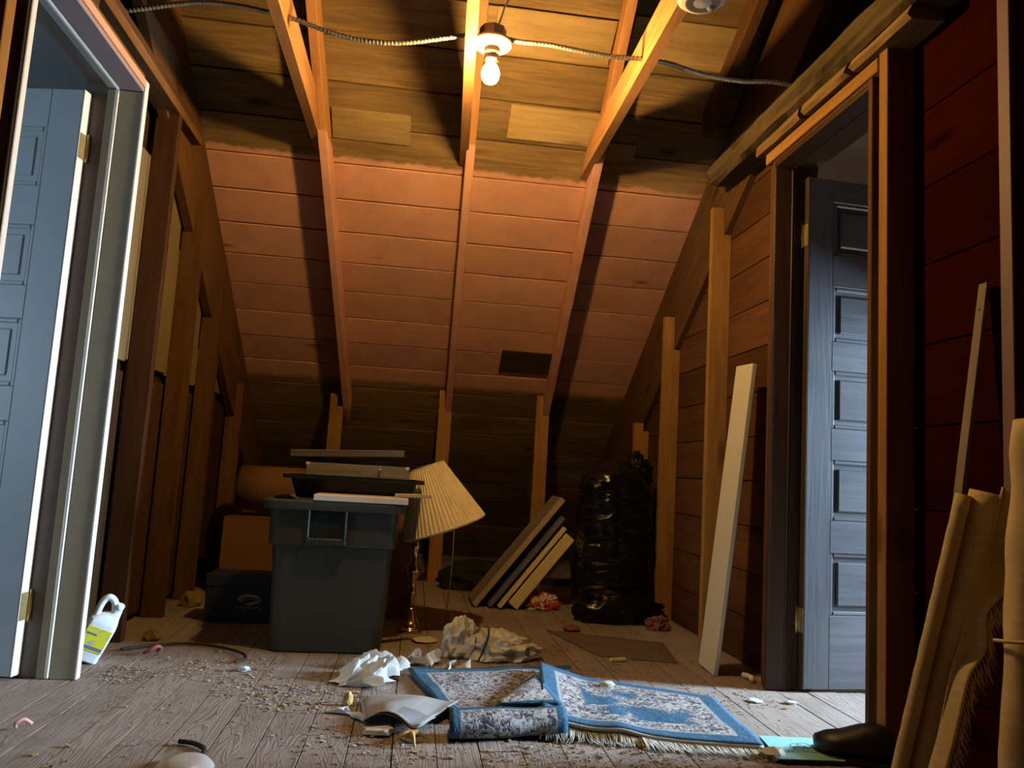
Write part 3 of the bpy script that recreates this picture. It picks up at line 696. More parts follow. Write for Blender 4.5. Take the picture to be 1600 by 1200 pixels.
poly('logo_swoosh', [(lx-0.050, 3.7485, lz-0.010), (lx+0.018, 3.7485, lz+0.006), (lx+0.048, 3.7485, lz+0.001), (lx+0.012, 3.7485, lz-0.004), (lx-0.03, 3.7485, lz+0.002),
      (lx-0.050, 3.7505, lz-0.010), (lx+0.018, 3.7505, lz+0.006), (lx+0.048, 3.7505, lz+0.001), (lx+0.012, 3.7505, lz-0.004), (lx-0.03, 3.7505, lz+0.002)],
      [[0,1,2,3,4],[9,8,7,6,5]]+[[i,(i+1)%5,5+(i+1)%5,5+i] for i in range(5)], LOGO, sb)
for k in range(7):   # line of illegible small capitals under the oval
    x0 = lx-0.058+k*0.0172
    box('logo_letter', x0, x0+0.003, 3.7485, 3.7505, lz-0.041, lz-0.031, LOGO, sb); 
    box('logo_letter', x0+0.003, x0+0.011, 3.7485, 3.7505, lz-0.041+(k % 2)*0.007, lz-0.038+(k % 2)*0.007, LOGO, sb)

# ------------------------------------------------------------------ cardboard behind
CARD = plain('brown_cardboard', (0.17, 0.085, 0.032), 0.8, 0.2, vary=0.25, scale=5)
def carton(name, label, x0, x1, y0, y1, z1):
    t = thing(name, label, 'carton', ((x0+x1)/2, (y0+y1)/2, 0))
    box('carton_body', x0, x1, y0, y1, 0.0, z1-0.004, CARD, t, 0.003)
    xm = (x0+x1)/2
    box('flap', x0, xm-0.002, y0, y1, z1-0.004, z1, CARD, t, 0.001); box('flap', xm+0.002, x1, y0, y1, z1-0.004, z1, CARD, t, 0.001)
    return t
carton('cardboard_carton', 'brown cardboard carton standing under the cardboard roll', -1.02, -0.50, 4.45, 4.86, 0.425)
carton('cardboard_carton', 'brown cardboard carton behind the bin and brass lamp', -0.27, 0.045, 3.98, 4.26, 0.57)
sp = []
for k in range(70):
    a = 2*PI*k/26; r = 0.145-0.0011*k; sp.append((r*math.cos(a), r*math.sin(a)))
def spiral_roll(name, p0, p1, R, turns, mat, parent=None, seg=28, nlen=10, th=0.006, bend=None, squash=1.0, shape=None):
    """sheet rolled into a spiral, extruded from p0 to p1; the spiral shows at the ends"""
    p0 = Vector(p0); p1 = Vector(p1); F = frame_at(p0, p1-p0); L = (p1-p0).length
    n = int(seg*turns); vs = []; fs = []
    for i in range(nlen+1):
        t = i/nlen
        for s in (0, 1):
            for k in range(n+1):
                a = 2*PI*k/seg; r = R*(1-0.62*k/n) - s*th
                rr = r*(shape(a, t) if shape else 1.0)
                q = F @ Vector((rr*math.cos(a), rr*math.sin(a)*squash, L*t))
                if bend: q += bend(t)
                vs.append(q)
    m_ = n+1
    for i in range(nlen):
        for k in range(n):
            a = i*2*m_+k; b_ = (i+1)*2*m_+k
            fs.append([a, a+1, b_+1, b_]); fs.append([a+m_, b_+m_, b_+m_+1, a+m_+1])
        for k in (0, n): fs.append([i*2*m_+k, (i+1)*2*m_+k, (i+1)*2*m_+m_+k, i*2*m_+m_+k])
    for i in (0, nlen):
        for k in range(n): fs.append([i*2*m_+k, i*2*m_+m_+k, i*2*m_+m_+k+1, i*2*m_+k+1])
    return poly(name, vs, fs, mat, parent, True)
tag(spiral_roll('cardboard_roll', (-0.975, 4.62, 0.573), (-0.45, 4.62, 0.573), 0.1475, 2.2, CARD, nlen=3), 'loose roll of brown cardboard lying on the carton', 'cardboard')
INS = plain('dark_green_sack', (0.014, 0.015, 0.009), 0.8, 0.2, vary=0.4)

# ------------------------------------------------------------------ crumpled things
def crumple(name, c, dims, mat, seed, amp=0.35, freq=2.2, parent=None, sub=4, bumps=None, flat=0.0, smooth=False, ridge=True):
    bm = bmesh.new(); bmesh.ops.create_icosphere(bm, subdivisions=sub, radius=1.0)
    for v in bm.verts:
        p = v.co.copy(); s = Vector((seed*3.1, seed*1.7, seed*0.9))
        n1 = noise.noise(p*freq+s); n2 = noise.noise(p*freq*2.6+s)
        d = (1-abs(n1)*1.6) if ridge else n1
        k = 1 + amp*(d-0.4) + amp*0.45*n2
        q = p*k
        if bumps:
            h = bumps(q.x); q.z *= h; q.y *= (0.6+0.4*h)
        q = Vector((q.x*dims[0], q.y*dims[1], q.z*dims[2]))
        v.co = q
    zmin = min(v.co.z for v in bm.verts); lo = zmin*(0.35+0.5*flat)
    for v in bm.verts: v.co.z = max(v.co.z, lo) - lo
    me = bpy.data.meshes.new(name); bm.to_mesh(me); bm.free()
    return link(name, me, mat, Matrix.Translation(c), parent, smooth)
g = G('black_bag_film'); nzv = g.noise(g.mapped(g.coord(), (6, 6, 22), False), 1.6, 5, 0.65, 1.0); g.bump(nzv, 0.25, 0.012)
BAGM = g.done((0.004, 0.004, 0.004), 0.13, 0.38)
def trash_bag(name, label, c, rx, ry, h, seed):
    nu, nv = 96, 150; vs = []; fs = []
    for j in range(nv+1):
        t = j/nv; z = h*t
        prof = (min(1.0, 0.80+t*2.2) if t < 0.09 else 1.0) * (1 - 0.10*t) * (math.sqrt(max(0.0, 1-((t-0.80)/0.20)**2)) if t > 0.80 else 1.0)
        if j == 0: prof = 0.78
        prof = max(prof, 0.04)
        for i in range(nu):
            a = 2*PI*i/nu; ca, sa = math.cos(a), math.sin(a)
            sq = 1/max(1e-6, (abs(ca)**3.0+abs(sa)**3.0))**(1/3.0)
            n1 = noise.noise(Vector((ca*1.4+seed, sa*1.4, t*9.0))); n2 = abs(noise.noise(Vector((ca*2.2+t*3, sa*2.2+seed, t*24)))) + 0.6*abs(noise.noise(Vector((ca*4.5, sa*4.5-t*6, t*44+seed))))
            n3 = noise.noise(Vector((ca*5.5, sa*5.5, t*6+seed)))
            r = sq*prof*(1+0.06*n1-0.085*n2+0.04*n3)
            vs.append((c[0]+rx*r*ca, c[1]+ry*r*sa, c[2]+z+0.03*n1*(1 if 0.05 < t < 0.95 else 0)))
    for j in range(nv):
        for i in range(nu):
            i2 = (i+1) % nu; fs.append([j*nu+i, j*nu+i2, (j+1)*nu+i2, (j+1)*nu+i])
    fs.append(list(range(nu-1, -1, -1))); fs.append([nv*nu+i for i in range(nu)])
    t = thing(name, label, 'trash bag', c)
    poly('bag_body', vs, fs, BAGM, t, True)
    return t
tb = trash_bag('trash_bag', 'full shiny black trash bag standing by the right wall', (1.145, 4.31, 0.0), 0.225, 0.20, 0.85, 3.3)
crumple('bag_skirt', (1.14, 4.085, 0.001), (0.20, 0.07, 0.10), BAGM, 4.4, 0.5, 2.5, tb, 4, smooth=True)
crumple('bag_neck', (1.27, 4.32, 0.70), (0.07, 0.08, 0.13), BAGM, 6.1, 0.5, 2.5, tb, 4, smooth=True)
CREAMBAG = plain('cream_plastic_film', (0.52, 0.46, 0.33), 0.55, 0.35, vary=0.3, scale=18)
pb = thing('plastic_bag', 'crumpled cream plastic bag on the floor behind the rug', 'bag', (0.36, 3.24, 0))
crumple('bag_lump', (0.245, 3.25, 0.001), (0.072, 0.062, 0.095), CREAMBAG, 1.3, 0.42, 1.9, pb)
crumple('bag_lump', (0.42, 3.23, 0.001), (0.135, 0.075, 0.052), CREAMBAG, 2.6, 0.42, 2.0, pb, bumps=lambda x_: 1.25-0.45*x_)
tube('dark_tie', [(0.305, 3.13, 0.006), (0.325, 3.135, 0.05), (0.345, 3.17, 0.10), (0.35, 3.22, 0.115)], 0.004, BLK, pb)
box('print_mark', 0.495, 0.51, 3.128, 3.134, 0.035, 0.065, plain('dark_green_print', (0.03, 0.06, 0.05)), pb)
WPAPER = plain('white_tissue_paper', (0.52, 0.54, 0.54), 0.8, 0.2, vary=0.25, scale=14)
def rag(name, label, cat, corners, mat, hgt, fr, seed, n=44, thick=0.0015):
    A, B_, C_, D_ = [Vector((*c, 0)) for c in corners]
    def fn(u, v_):
        p = (A*(1-u)+B_*u)*(1-v_)+(D_*(1-u)+C_*u)*v_
        r1 = noise.noise(Vector((p.x*fr+seed, p.y*fr, seed))); r2 = noise.noise(Vector((p.x*fr*2.7, p.y*fr*2.7+seed, 1.0)))
        edge = min(u, 1-u, v_, 1-v_)*5
        z = hgt*max(0.0, (1-abs(r1)*2.4)*0.75 + r2*0.35 + 0.12)*min(1, 0.25+edge) + thick + 0.0006
        return (p.x+0.05*r2, p.y+0.05*r1, z)
    return tag(sheet(name, fn, n, n, mat, thick, None, False), label, cat)
rag('tissue_paper', 'crumpled white tissue paper at the back left of the rug', 'paper', [(-0.22, 2.80), (-0.06, 2.72), (0.03, 3.02), (-0.12, 3.08)], WPAPER, 0.075, 13.0, 3.0, 70)
rag('paper_wad', 'crumpled cream paper wad beside the white tissue', 'paper', [(0.03, 3.06), (0.12, 3.05), (0.16, 3.12), (0.05, 3.16)], CREAMBAG, 0.06, 15, 8.0, 34)
rag('paper_scrap', 'small cream paper scrap on the back edge of the rug', 'paper', [(0.16, 2.95), (0.26, 2.96), (0.26, 3.02), (0.17, 3.02)], CREAMBAG, 0.05, 12, 5.0, 16)
def redwhite():
    g = G('red_white_wrapper'); nv_ = g.noise(g.coord(), 22, 2)
    return g.done(g.ramp(nv_, [(0.47, (0.50, 0.46, 0.36)), (0.52, (0.42, 0.05, 0.02))]), 0.45, 0.4)
RW = redwhite()
tag(crumple('snack_wrapper', (0.775, 4.40, 0.001), (0.085, 0.05, 0.055), RW, 5.0, 0.5, 2.4), 'crumpled red and white wrapper at the foot of the trash bag', 'wrapper')
PINKM = plain('pink_red_cloth', (0.22, 0.075, 0.055), 0.8, 0.2, vary=0.3)
tag(crumple('cloth_scrap', (1.30, 3.93, 0.001), (0.055, 0.04, 0.04), PINKM, 7.0, 0.5, 2.4), 'small dusty pink cloth scrap below the right wall studs', 'cloth')
tag(crumple('dark_sack', (0.46, 5.02, 0.001), (0.24, 0.10, 0.12), INS, 9.0, 0.3, 2.0), 'dark green sack slumped behind the knee studs', 'sack')

# ------------------------------------------------------------------ table lamp
TL = (0.034, 3.685)
tl = thing('table_lamp', 'brass table lamp with a tilted pleated cream shade', 'lamp', (*TL, 0))
lathe('lamp_base', [(0.0, 0.0), (0.062, 0.0), (0.062, 0.010), (0.054, 0.018), (0.046, 0.022), (0.046, 0.032), (0.036, 0.042), (0.027, 0.060), (0.018, 0.085), (0.012, 0.115), (0.0, 0.116)], Matrix.Translation((*TL, 0.001)), BRASS, tl, 32)
lathe('lamp_stem', [(0.0, 0.11), (0.015, 0.112), (0.014, 0.16), (0.021, 0.175), (0.015, 0.19), (0.015, 0.235), (0.024, 0.25), (0.034, 0.275), (0.025, 0.30), (0.015, 0.315), (0.018, 0.37), (0.026, 0.39), (0.018, 0.41), (0.012, 0.44), (0.0, 0.441)], Matrix.Translation((*TL, 0.001)), BRASS, tl, 24)
lathe('lamp_socket', [(0.0, 0.0), (0.017, 0.0), (0.019, 0.05), (0.014, 0.07), (0.0, 0.07)], Matrix.Translation((*TL, 0.442)), BRASS, tl, 20)
gs = G('pleated_cream_shade'); nn = gs.noise(gs.mapped(gs.coord(), (9, 9, 1.5), False), 2.0, 5, 0.6)
cc = gs.mix(gs.mr(nn, 0.5, 0.78, 0.0, 0.5), (0.72, 0.60, 0.36), (0.34, 0.24, 0.11)); SHADE = gs.done(cc, 0.75, 0.2)
bot = Vector((0.165, 3.70, 0.475)); top = Vector((0.055, 3.70, 0.765)); axv = (top-bot)
Fm = frame_at(bot, axv); HS = axv.length; npl = 58; seg = npl*4
vs = []; fs = []
prof = [(0.200, 0.0), (0.203, 0.008), (0.199, 0.012)] + [(0.199-(0.199-0.088)*k/8, 0.012+(HS-0.020)*k/8) for k in range(1, 9)] + [(0.090, HS)]
inner = [(r-0.006, z) for r, z in prof[::-1]]
full = prof+inner
for (r, z) in full:
    for k in range(seg):
        a = 2*PI*k/seg; pp = 0.0026*(1 if k % 4 in (1, 2) else -1) if 0.01 < z < HS-0.004 else 0.0
        vs.append(Fm @ Vector(((r+pp)*math.cos(a), (r+pp)*math.sin(a), z)))
nr = len(full)
for i in range(nr):
    for k in range(seg):
        k2 = (k+1) % seg; i2 = (i+1) % nr; fs.append([i*seg+k, i*seg+k2, i2*seg+k2, i2*seg+k])
poly('lamp_shade', vs, fs, SHADE, tl, False)
tube('harp', [(TL[0], TL[1], 0.51), (0.075, 3.66, 0.60), (0.055, 3.69, 0.765)], 0.003, BRASS, tl)
tube('lamp_cord', [(0.215, 3.80, 0.48), (0.218, 3.82, 0.30), (0.21, 3.83, 0.12), (0.205, 3.84, 0.006)], 0.0025, BRASS, tl)

# ------------------------------------------------------------------ leaning boards
CREAMW = plain('cream_painted_board', (0.66, 0.54, 0.30), 0.55, 0.3, vary=0.15, scale=8)
BLUEG = plain('blue_grey_laminate', (0.12, 0.13, 0.17), 0.25, 0.5, vary=0.2)
dv = Vector((0.615, 0, 0.788)); nv2 = Vector((0.788, 0, -0.615))
def leaner(name, label, x0, L, th, y0, y1, mat, edge=None):
    p0 = Vector((x0, 0, 0.615*th/2+0.001)); c = p0+dv*L/2; 
    t = thing(name, label, 'board', (x0, (y0+y1)/2, 0), 'boards leaning on the trash bag')
    obox('board_body', (c.x, (y0+y1)/2, c.z), dv, (0, 1, 0), L, y1-y0, th, mat, t, 0.003)
    if edge: obox('front_edge', (c.x, y0-0.003, c.z), dv, (0, 1, 0), L, 0.005, th*0.96, edge, t, 0.001)
leaner('leaning_board', 'long grey-brown board, outermost of the boards leaning on the trash bag', 0.385, 0.775, 0.032, 4.38, 4.66, GW, plain('tan_edge', (0.36, 0.27, 0.15), 0.7))
leaner('leaning_board', 'glossy blue-grey board, second of the leaning boards', 0.470, 0.645, 0.026, 4.36, 4.62, BLUEG)
leaner('leaning_board', 'thin cream board, third of the leaning boards', 0.523, 0.575, 0.022, 4.34, 4.60, CREAMW)
leaner('leaning_board', 'thick cream board, innermost of the leaning boards', 0.598, 0.50, 0.060, 4.33, 4.60, CREAMW)
WP = plain('pale_yellow_white_board', (0.56, 0.50, 0.33), 0.5, 0.35, vary=0.08, scale=3)
lp = thing('leaning_board', 'tall pale yellow-white board leaning beside the right door frame', 'board', (1.25, 3.11, 0))
bar('panel_body', (1.250, 3.120, 0.004), (1.356, 3.055, 1.262), 0.165, 0.022, (0, 1, 0), WP, lp, 0.003)
tag(tube('yellow_chip', [(1.355, 3.02, 0.012), (1.37, 2.985, 0.014), (1.36, 2.95, 0.012)], 0.011, CREAMW, n=3, seg=6), 'cream wood chip at the foot of the right door frame', 'chip')

# ------------------------------------------------------------------ rug
def rugmat(name, field_blue):
    g = G(name); uv = g.n('ShaderNodeUVMap').outputs[0]; s = g.n('ShaderNodeSeparateXYZ', None, Vector=uv).outputs
    eu = g.math('MINIMUM', s[0], g.math('SUBTRACT', 1.0, s[0])); ev = g.math('MINIMUM', s[1], g.math('SUBTRACT', 1.0, s[1]))
    e = g.math('MINIMUM', eu, ev)
    n1 = g.noise(g.coord(), 48, 3, 0.6, 1.5); n2 = g.noise(g.coord(), 5.5, 3, 0.5, 0.6)
    mott = g.ramp(n1, [(0.40, (0.05, 0.038, 0.05)), (0.49, (0.19, 0.18, 0.19)), (0.57, (0.36, 0.36, 0.34))])
    blue = g.mix(g.mr(n1, 0.4, 0.7, 0.0, 0.5), (0.032, 0.085, 0.15), (0.09, 0.17, 0.23))
    col = g.mix(g.mr(n2, 0.45, 0.51) if field_blue else g.mr(n2, 0.60, 0.66, 0.0, 0.6), mott, blue) 
    inner = g.math('MULTIPLY', g.mr(e, 0.22, 0.24), 1.0)
    col = g.mix(inner, mott, col)
    col = g.mix(g.mr(e, 0.10, 0.11, 1.0, 0.0), col, (0.28, 0.29, 0.29))
    col = g.mix(g.mr(e, 0.085, 0.095, 1.0, 0.0), col, blue)
    g.bump(n1, 0.6, 0.006)
    return g.done(col, 0.9, 0.1)
RUGA = rugmat('rug_pile_grey', False); RUGB = rugmat('rug_pile_blue', True)
RUGBACK = plain('rug_backing', (0.16, 0.13, 0.11), 0.95, 0.05, vary=0.4, scale=60)
rug = thing('area_rug', 'folded blue and grey patterned rug with white fringe on the floor', 'rug', (0.55, 2.6, 0))
def quad(c, u, v_):
    A, B_, C_, D_ = [Vector((*p, 0)) for p in c]; return (A*(1-u)+B_*u)*(1-v_)+(D_*(1-u)+C_*u)*v_
def fa(u, v_):
    p = quad([(0.03, 2.93), (0.665, 3.06), (0.50, 2.40), (0.17, 2.40)], u, v_)
    z = 0.012 + 0.012*max(0, nz(p.x, p.y, 0, 6)) + 0.02*max(0, v_-0.75)/0.25
    return (p.x, p.y, z)
o = sheet('rug_layer', fa, 30, 30, RUGA, 0.008, rug); uv_sheet(o, 30, 30)
# rolled-under front fold of the lower layer
def fold(u, v_):
    a = -0.25 + v_*(PI+0.9); x_ = 0.150+u*0.345; yc = 2.285+0.05*u; r = 0.034*(1+0.12*nz(x_, 0, 3, 9))
    return (x_, yc - r*math.sin(a)*1.5, 0.0365 + r*math.cos(a)*0.98)
o = sheet('rug_fold', fold, 24, 14, RUGA, 0.006, rug); uv_sheet(o, 24, 14)
def flap(u, v_):
    A = Vector((0.30, 2.44, 0.040)); B_ = Vector((0.475, 2.76, 0.048)); C_ = Vector((0.505, 2.42, 0.052))
    p = A*(1-u) + (B_*(1-v_)+C_*v_)*u
    return (p.x, p.y, p.z+0.012*math.sin(PI*u)*math.sin(PI*v_)+0.004)
o = sheet('rug_flap', flap, 12, 12, RUGA, 0.008, rug); uv_sheet(o, 12, 12)
CB = [(0.515, 2.93), (1.085, 2.66), (1.055, 2.20), (0.425, 2.315)]
def fb(u, v_):
    p = quad(CB, u, v_); p.y += 0.05*math.sin(PI*u)*(1-v_)*0.6
    z = 0.014 + 0.040*max(0, 1-u*3.2)**1.2 + 0.010*max(0, nz(p.x, p.y, 2, 5)) + 0.016*math.exp(-((u-0.35)/0.1)**2)*v_
    return (p.x, p.y, z)
o = sheet('rug_layer', fb, 44, 34, RUGB, 0.009, rug); uv_sheet(o, 44, 34)
def strands(name, base_fn, dir_fn, n, ln, rad, mat, parent, seed=1):
    rnd = random.Random(seed); vs = []; fs = []
    for k in range(n):
        t = (k+rnd.random()*0.8)/n; p = Vector(base_fn(t)); d = Vector(dir_fn(t)); L = ln*rnd.uniform(0.65, 1.15)
        side = Vector((rnd.uniform(-1, 1), rnd.uniform(-0.4, 0.4), 0))*0.25*L
        P = [p, p+d*L*0.5+side*0.3, p+d*L+side]
        for q in P: q.z = max(q.z, 0.004)
        if (P[2]-P[1]).length < 1e-4 or (P[1]-P[0]).length < 1e-4: continue
        v_, f_ = tube_geo(P, rad, 4, lambda i: rad*(1.1, 0.9, 0.45)[i]); o_ = len(vs); vs += v_; fs += [[i+o_ for i in ff] for ff in f_]
    return poly(name, vs, fs, mat, parent, True)
FRM = plain('ivory_fringe', (0.46, 0.44, 0.38), 0.9, 0.1, vary=0.35, scale=50)
def fr_base(t): return Vector(fb(t*0.99+0.005, 1.0)) + Vector((0, 0.004, -0.003))
def fr_dir(t):
    dip = -0.75 if t < 0.45 else -0.2
    return Vector((-0.18 if t < 0.2 else 0.1, -0.85, dip)).normalized()
strands('fringe', fr_base, fr_dir, 230, 0.075, 0.0024, FRM, rug, 3)
def bead(t): return Vector(fb(t, 1.0))
o = poly('fringe_heading', *tube_geo([bead(k/40)+Vector((0, 0, 0.0)) for k in range(41)], 0.0055, 6), FRM, rug, True)
GRN = plain('green_worn_edge', (0.16, 0.26, 0.05), 0.9, 0.1, vary=0.4, scale=60)
poly('green_edging', *tube_geo([Vector(fb(0.0, 0.35+0.6*k/14))+Vector((-0.003, 0, -0.010)) for k in range(15)], 0.007, 6), GRN, rug, True)

# ------------------------------------------------------------------ newspaper
g = G('newsprint'); uv = g.n('ShaderNodeUVMap').outputs[0]; s = g.n('ShaderNodeSeparateXYZ', None, Vector=uv).outputs
ln = g.math('GREATER_THAN', g.math('FRACT', g.math('MULTIPLY', s[1], 34.0)), 0.55)
wd = g.math('GREATER_THAN', g.noise(g.n('ShaderNodeMapping', None, Vector=uv, Scale=(90, 34, 1)).outputs[0], 1.0, 1), 0.42)
colm = g.math('GREATER_THAN', g.math('FRACT', g.math('MULTIPLY', s[0], 3.0)), 0.08)
pic = g.math('MULTIPLY', g.math('MULTIPLY', g.math('GREATER_THAN', s[0], 0.55), g.math('LESS_THAN', s[0], 0.92)), g.math('MULTIPLY', g.math('GREATER_THAN', s[1], 0.62), g.math('LESS_THAN', s[1], 0.93)))
ink = g.math('MULTIPLY', g.math('MULTIPLY', ln, wd), colm)
col = g.mix(g.math('MULTIPLY', ink, 0.45), (0.30, 0.29, 0.275), (0.10, 0.10, 0.10)); col = g.mix(pic, col, (0.17, 0.17, 0.18))
NEWS = g.done(col, 0.85, 0.15)
nw = thing('newspaper', 'folded grey newspaper page lying left of the rug', 'newspaper', (0.03, 2.45, 0))
def npg(dz):
    def fn(u, v_):
        p = quad([(-0.105+dz, 2.60-dz), (0.195, 2.53-dz), (0.055, 2.27-dz), (-0.085+dz, 2.385-dz)], u, v_)
        z = 0.016+dz*0.8 + 0.030*math.sin(PI*min(1, u*1.1))*(0.4+0.6*v_) + 0.012*u + 0.006*nz(p.x, p.y, 4, 12)
        return (p.x, p.y, z)
    return fn
o = sheet('page', npg(0.0), 22, 20, NEWS, 0.0012, nw); uv_sheet(o, 22, 20)
o = sheet('page', npg(-0.012), 22, 20, NEWS, 0.0012, nw); uv_sheet(o, 22, 20)
rag('paper_strip', 'thin white torn paper strip left of the newspaper', 'paper', [(-0.20, 2.47), (-0.08, 2.40), (-0.08, 2.45), (-0.19, 2.50)], WPAPER, 0.02, 10, 2.0, 14)
rag('paper_strip', 'small white paper strip in front of the newspaper', 'paper', [(-0.085, 2.30), (-0.01, 2.27), (-0.01, 2.30), (-0.08, 2.335)], WPAPER, 0.02, 10, 4.0, 14)
TAN = plain('dried_tan_peel', (0.52, 0.34, 0.13), 0.7, 0.2, vary=0.35, scale=30)
pk = thing('dried_peel', 'dried tan peel with splayed fingers in front of the newspaper', 'peel', (0.045, 2.235, 0))
for k, (a, L) in enumerate(((0.5, 0.045), (2.2, 0.05), (3.7, 0.055), (4.9, 0.06))):
    d = Vector((math.cos(a), math.sin(a)*0.8, 0)); p = Vector((0.045, 2.235, 0.024))
    tube('peel_finger', [p, p+d*L*0.45+Vector((0, 0, 0.002)), p+d*L+Vector((0, 0, -0.018))], 0.007, TAN, pk, 6, 6, lambda i: 0.010-0.0006*i)

# ------------------------------------------------------------------ cyan booklet and black shoe
CYAN = plain('cyan_paper', (0.22, 0.46, 0.50), 0.6, 0.3, vary=0.06, scale=4)
INK = plain('dark_teal_ink', (0.04, 0.12, 0.15), 0.7, 0.1)
bk = thing('booklet', 'cyan booklet with a dark round knot emblem at the right front', 'booklet', (1.17, 2.21, 0))
def slab(name, c4, z0, z1, mat, parent):
    vs = [(*p, z0) for p in c4]+[(*p, z1) for p in c4]
    return poly(name, vs, [[3,2,1,0],[4,5,6,7],[0,1,5,4],[1,2,6,5],[2,3,7,6],[3,0,4,7]], mat, parent)
slab('cover', [(1.062, 2.115), (1.250, 2.105), (1.305, 2.285), (1.088, 2.302)], 0.012, 0.0145, CYAN, bk)
slab('pages', [(1.064, 2.118), (1.248, 2.108), (1.303, 2.283), (1.090, 2.300)], 0.001, 0.012, BLK, bk)
cx, cy_ = 1.183, 2.205
for k in range(5):
    a = 2*PI*k/5; P = []
    for q in range(17):
        b_ = 2*PI*q/16; P.append(Vector((cx+0.022*math.cos(a)+0.018*math.cos(b_)*1.1, cy_+0.020*math.sin(a)+0.020*math.sin(b_), 0.0147)))
    vs, fs = tube_geo(P, 0.0016, 4); vs = [Vector((v_.x, v_.y, 0.0147+(v_.z-0.0147)*0.25)) for v_ in vs]
    poly('emblem_loop', vs, fs, INK, bk)
for x_ in (1.115, 1.127): box('print_mark', x_, x_+0.006, 2.172, 2.178, 0.0145, 0.0151, INK, bk)
SHOE = plain('black_leather', (0.010, 0.010, 0.011), 0.45, 0.4, vary=0.2)
sh = thing('shoe', 'black shoe lying by the near post of the right door', 'shoe', (1.29, 2.13, 0))
def shoe_rings(z0, z1, inset):
    return None
rings = []
for k, (t, w_, h) in enumerate(((0.0, 0.012, 0.03), (0.06, 0.042, 0.048), (0.2, 0.052, 0.060), (0.4, 0.050, 0.070), (0.6, 0.046, 0.088), (0.8, 0.046, 0.098), (0.95, 0.040, 0.092), (1.0, 0.02, 0.075))):
    x_ = 1.205+0.16*t+0.02*t; yc = 2.185-0.075*t; r = []
    for q in range(20):
        a = 2*PI*q/20; r.append((x_, yc+w_*math.cos(a), 0.014+max(0, h*(0.5+0.5*math.sin(a)))**1.0))
    rings.append(r)
loft('upper', rings, SHOE, sh)
rings = []
for (t, w_) in ((0.0, 0.014), (0.06, 0.046), (0.2, 0.055), (0.45, 0.046), (0.8, 0.048), (0.97, 0.04), (1.0, 0.022)):
    x_ = 1.203+0.182*t; yc = 2.185-0.075*t
    rings.append([(x_, yc-w_, 0.001), (x_, yc+w_, 0.001), (x_, yc+w_, 0.017), (x_, yc-w_, 0.017)])
loft('sole', rings, plain('grey_rubber', (0.03, 0.03, 0.032), 0.7), sh, smooth=False)

# ------------------------------------------------------------------ jug beside the left door frame
JUG = plain('white_jug_plastic', (0.72, 0.78, 0.80), 0.35, 0.4, vary=0.06)
g = G('yellow_label'); co = g.mapped(g.coord(), (1, 1, 1), False); nl = g.noise(g.n('ShaderNodeMapping', None, Vector=co, Scale=(40, 4, 90)).outputs[0], 1.0, 1)
LABEL = g.done(g.mix(g.mr(nl, 0.56, 0.60), (0.72, 0.70, 0.03), (0.50, 0.50, 0.28)), 0.5, 0.3)
jw = Matrix.Translation((-1.128, 2.985, -0.010)) @ Matrix.Rotation(math.radians(24), 4, 'Y') @ Matrix.Rotation(math.radians(18), 4, 'Z') @ Matrix.Diagonal((0.72, 0.85, 0.93, 1.0))
jg = thing('detergent_jug', 'white plastic jug with yellow label tilted behind the left door frame', 'jug', (-1.01, 2.955, 0))
def jr(w_, d_, z, dx=0.0, r=0.02): return [jw @ Vector(p) for p in rrect(dx, 0, w_, d_, min(r, w_/2.1, d_/2.1), z)]
loft('jug_body', [jr(0.12, 0.07, 0.030), jr(0.132, 0.08, 0.036), jr(0.135, 0.082, 0.10), jr(0.135, 0.082, 0.17), jr(0.128, 0.076, 0.19), jr(0.09, 0.055, 0.21, 0.012), jr(0.05, 0.045, 0.225, 0.03), jr(0.046, 0.044, 0.24, 0.03)], JUG, jg)
tubep = [jw @ Vector(p) for p in ((-0.045, 0, 0.185), (-0.052, 0, 0.245), (-0.035, 0, 0.272), (0.0, 0, 0.262), (0.025, 0, 0.225))]
tube('jug_handle', tubep, 0.012, JUG, jg)
lathe('cap', [(0.0, 0.0), (0.022, 0.0), (0.022, 0.022), (0.019, 0.025), (0.0, 0.025)], jw @ Matrix.Translation((0.03, 0, 0.238)), JUG, jg, 20)
for (x0, x1, z0, z1, m_, nm) in ((-0.055, 0.058, 0.075, 0.165, LABEL, 'label'), (-0.05, 0.055, 0.082, 0.094, plain('blue_grey_print', (0.15, 0.20, 0.28)), 'label_print'), (-0.05, 0.0, 0.135, 0.142, MATS['blue_grey_print'], 'label_print')):
    yy = -0.0425 if nm == 'label' else -0.0432
    vs = [jw @ Vector(p) for p in ((x0, yy, z0), (x1, yy, z0), (x1, yy, z1), (x0, yy, z1), (x0, yy+0.002, z0), (x1, yy+0.002, z0), (x1, yy+0.002, z1), (x0, yy+0.002, z1))]
    poly(nm, vs, [[0,1,2,3],[7,6,5,4],[0,4,5,1],[1,5,6,2],[2,6,7,3],[3,7,4,0]], m_, jg)

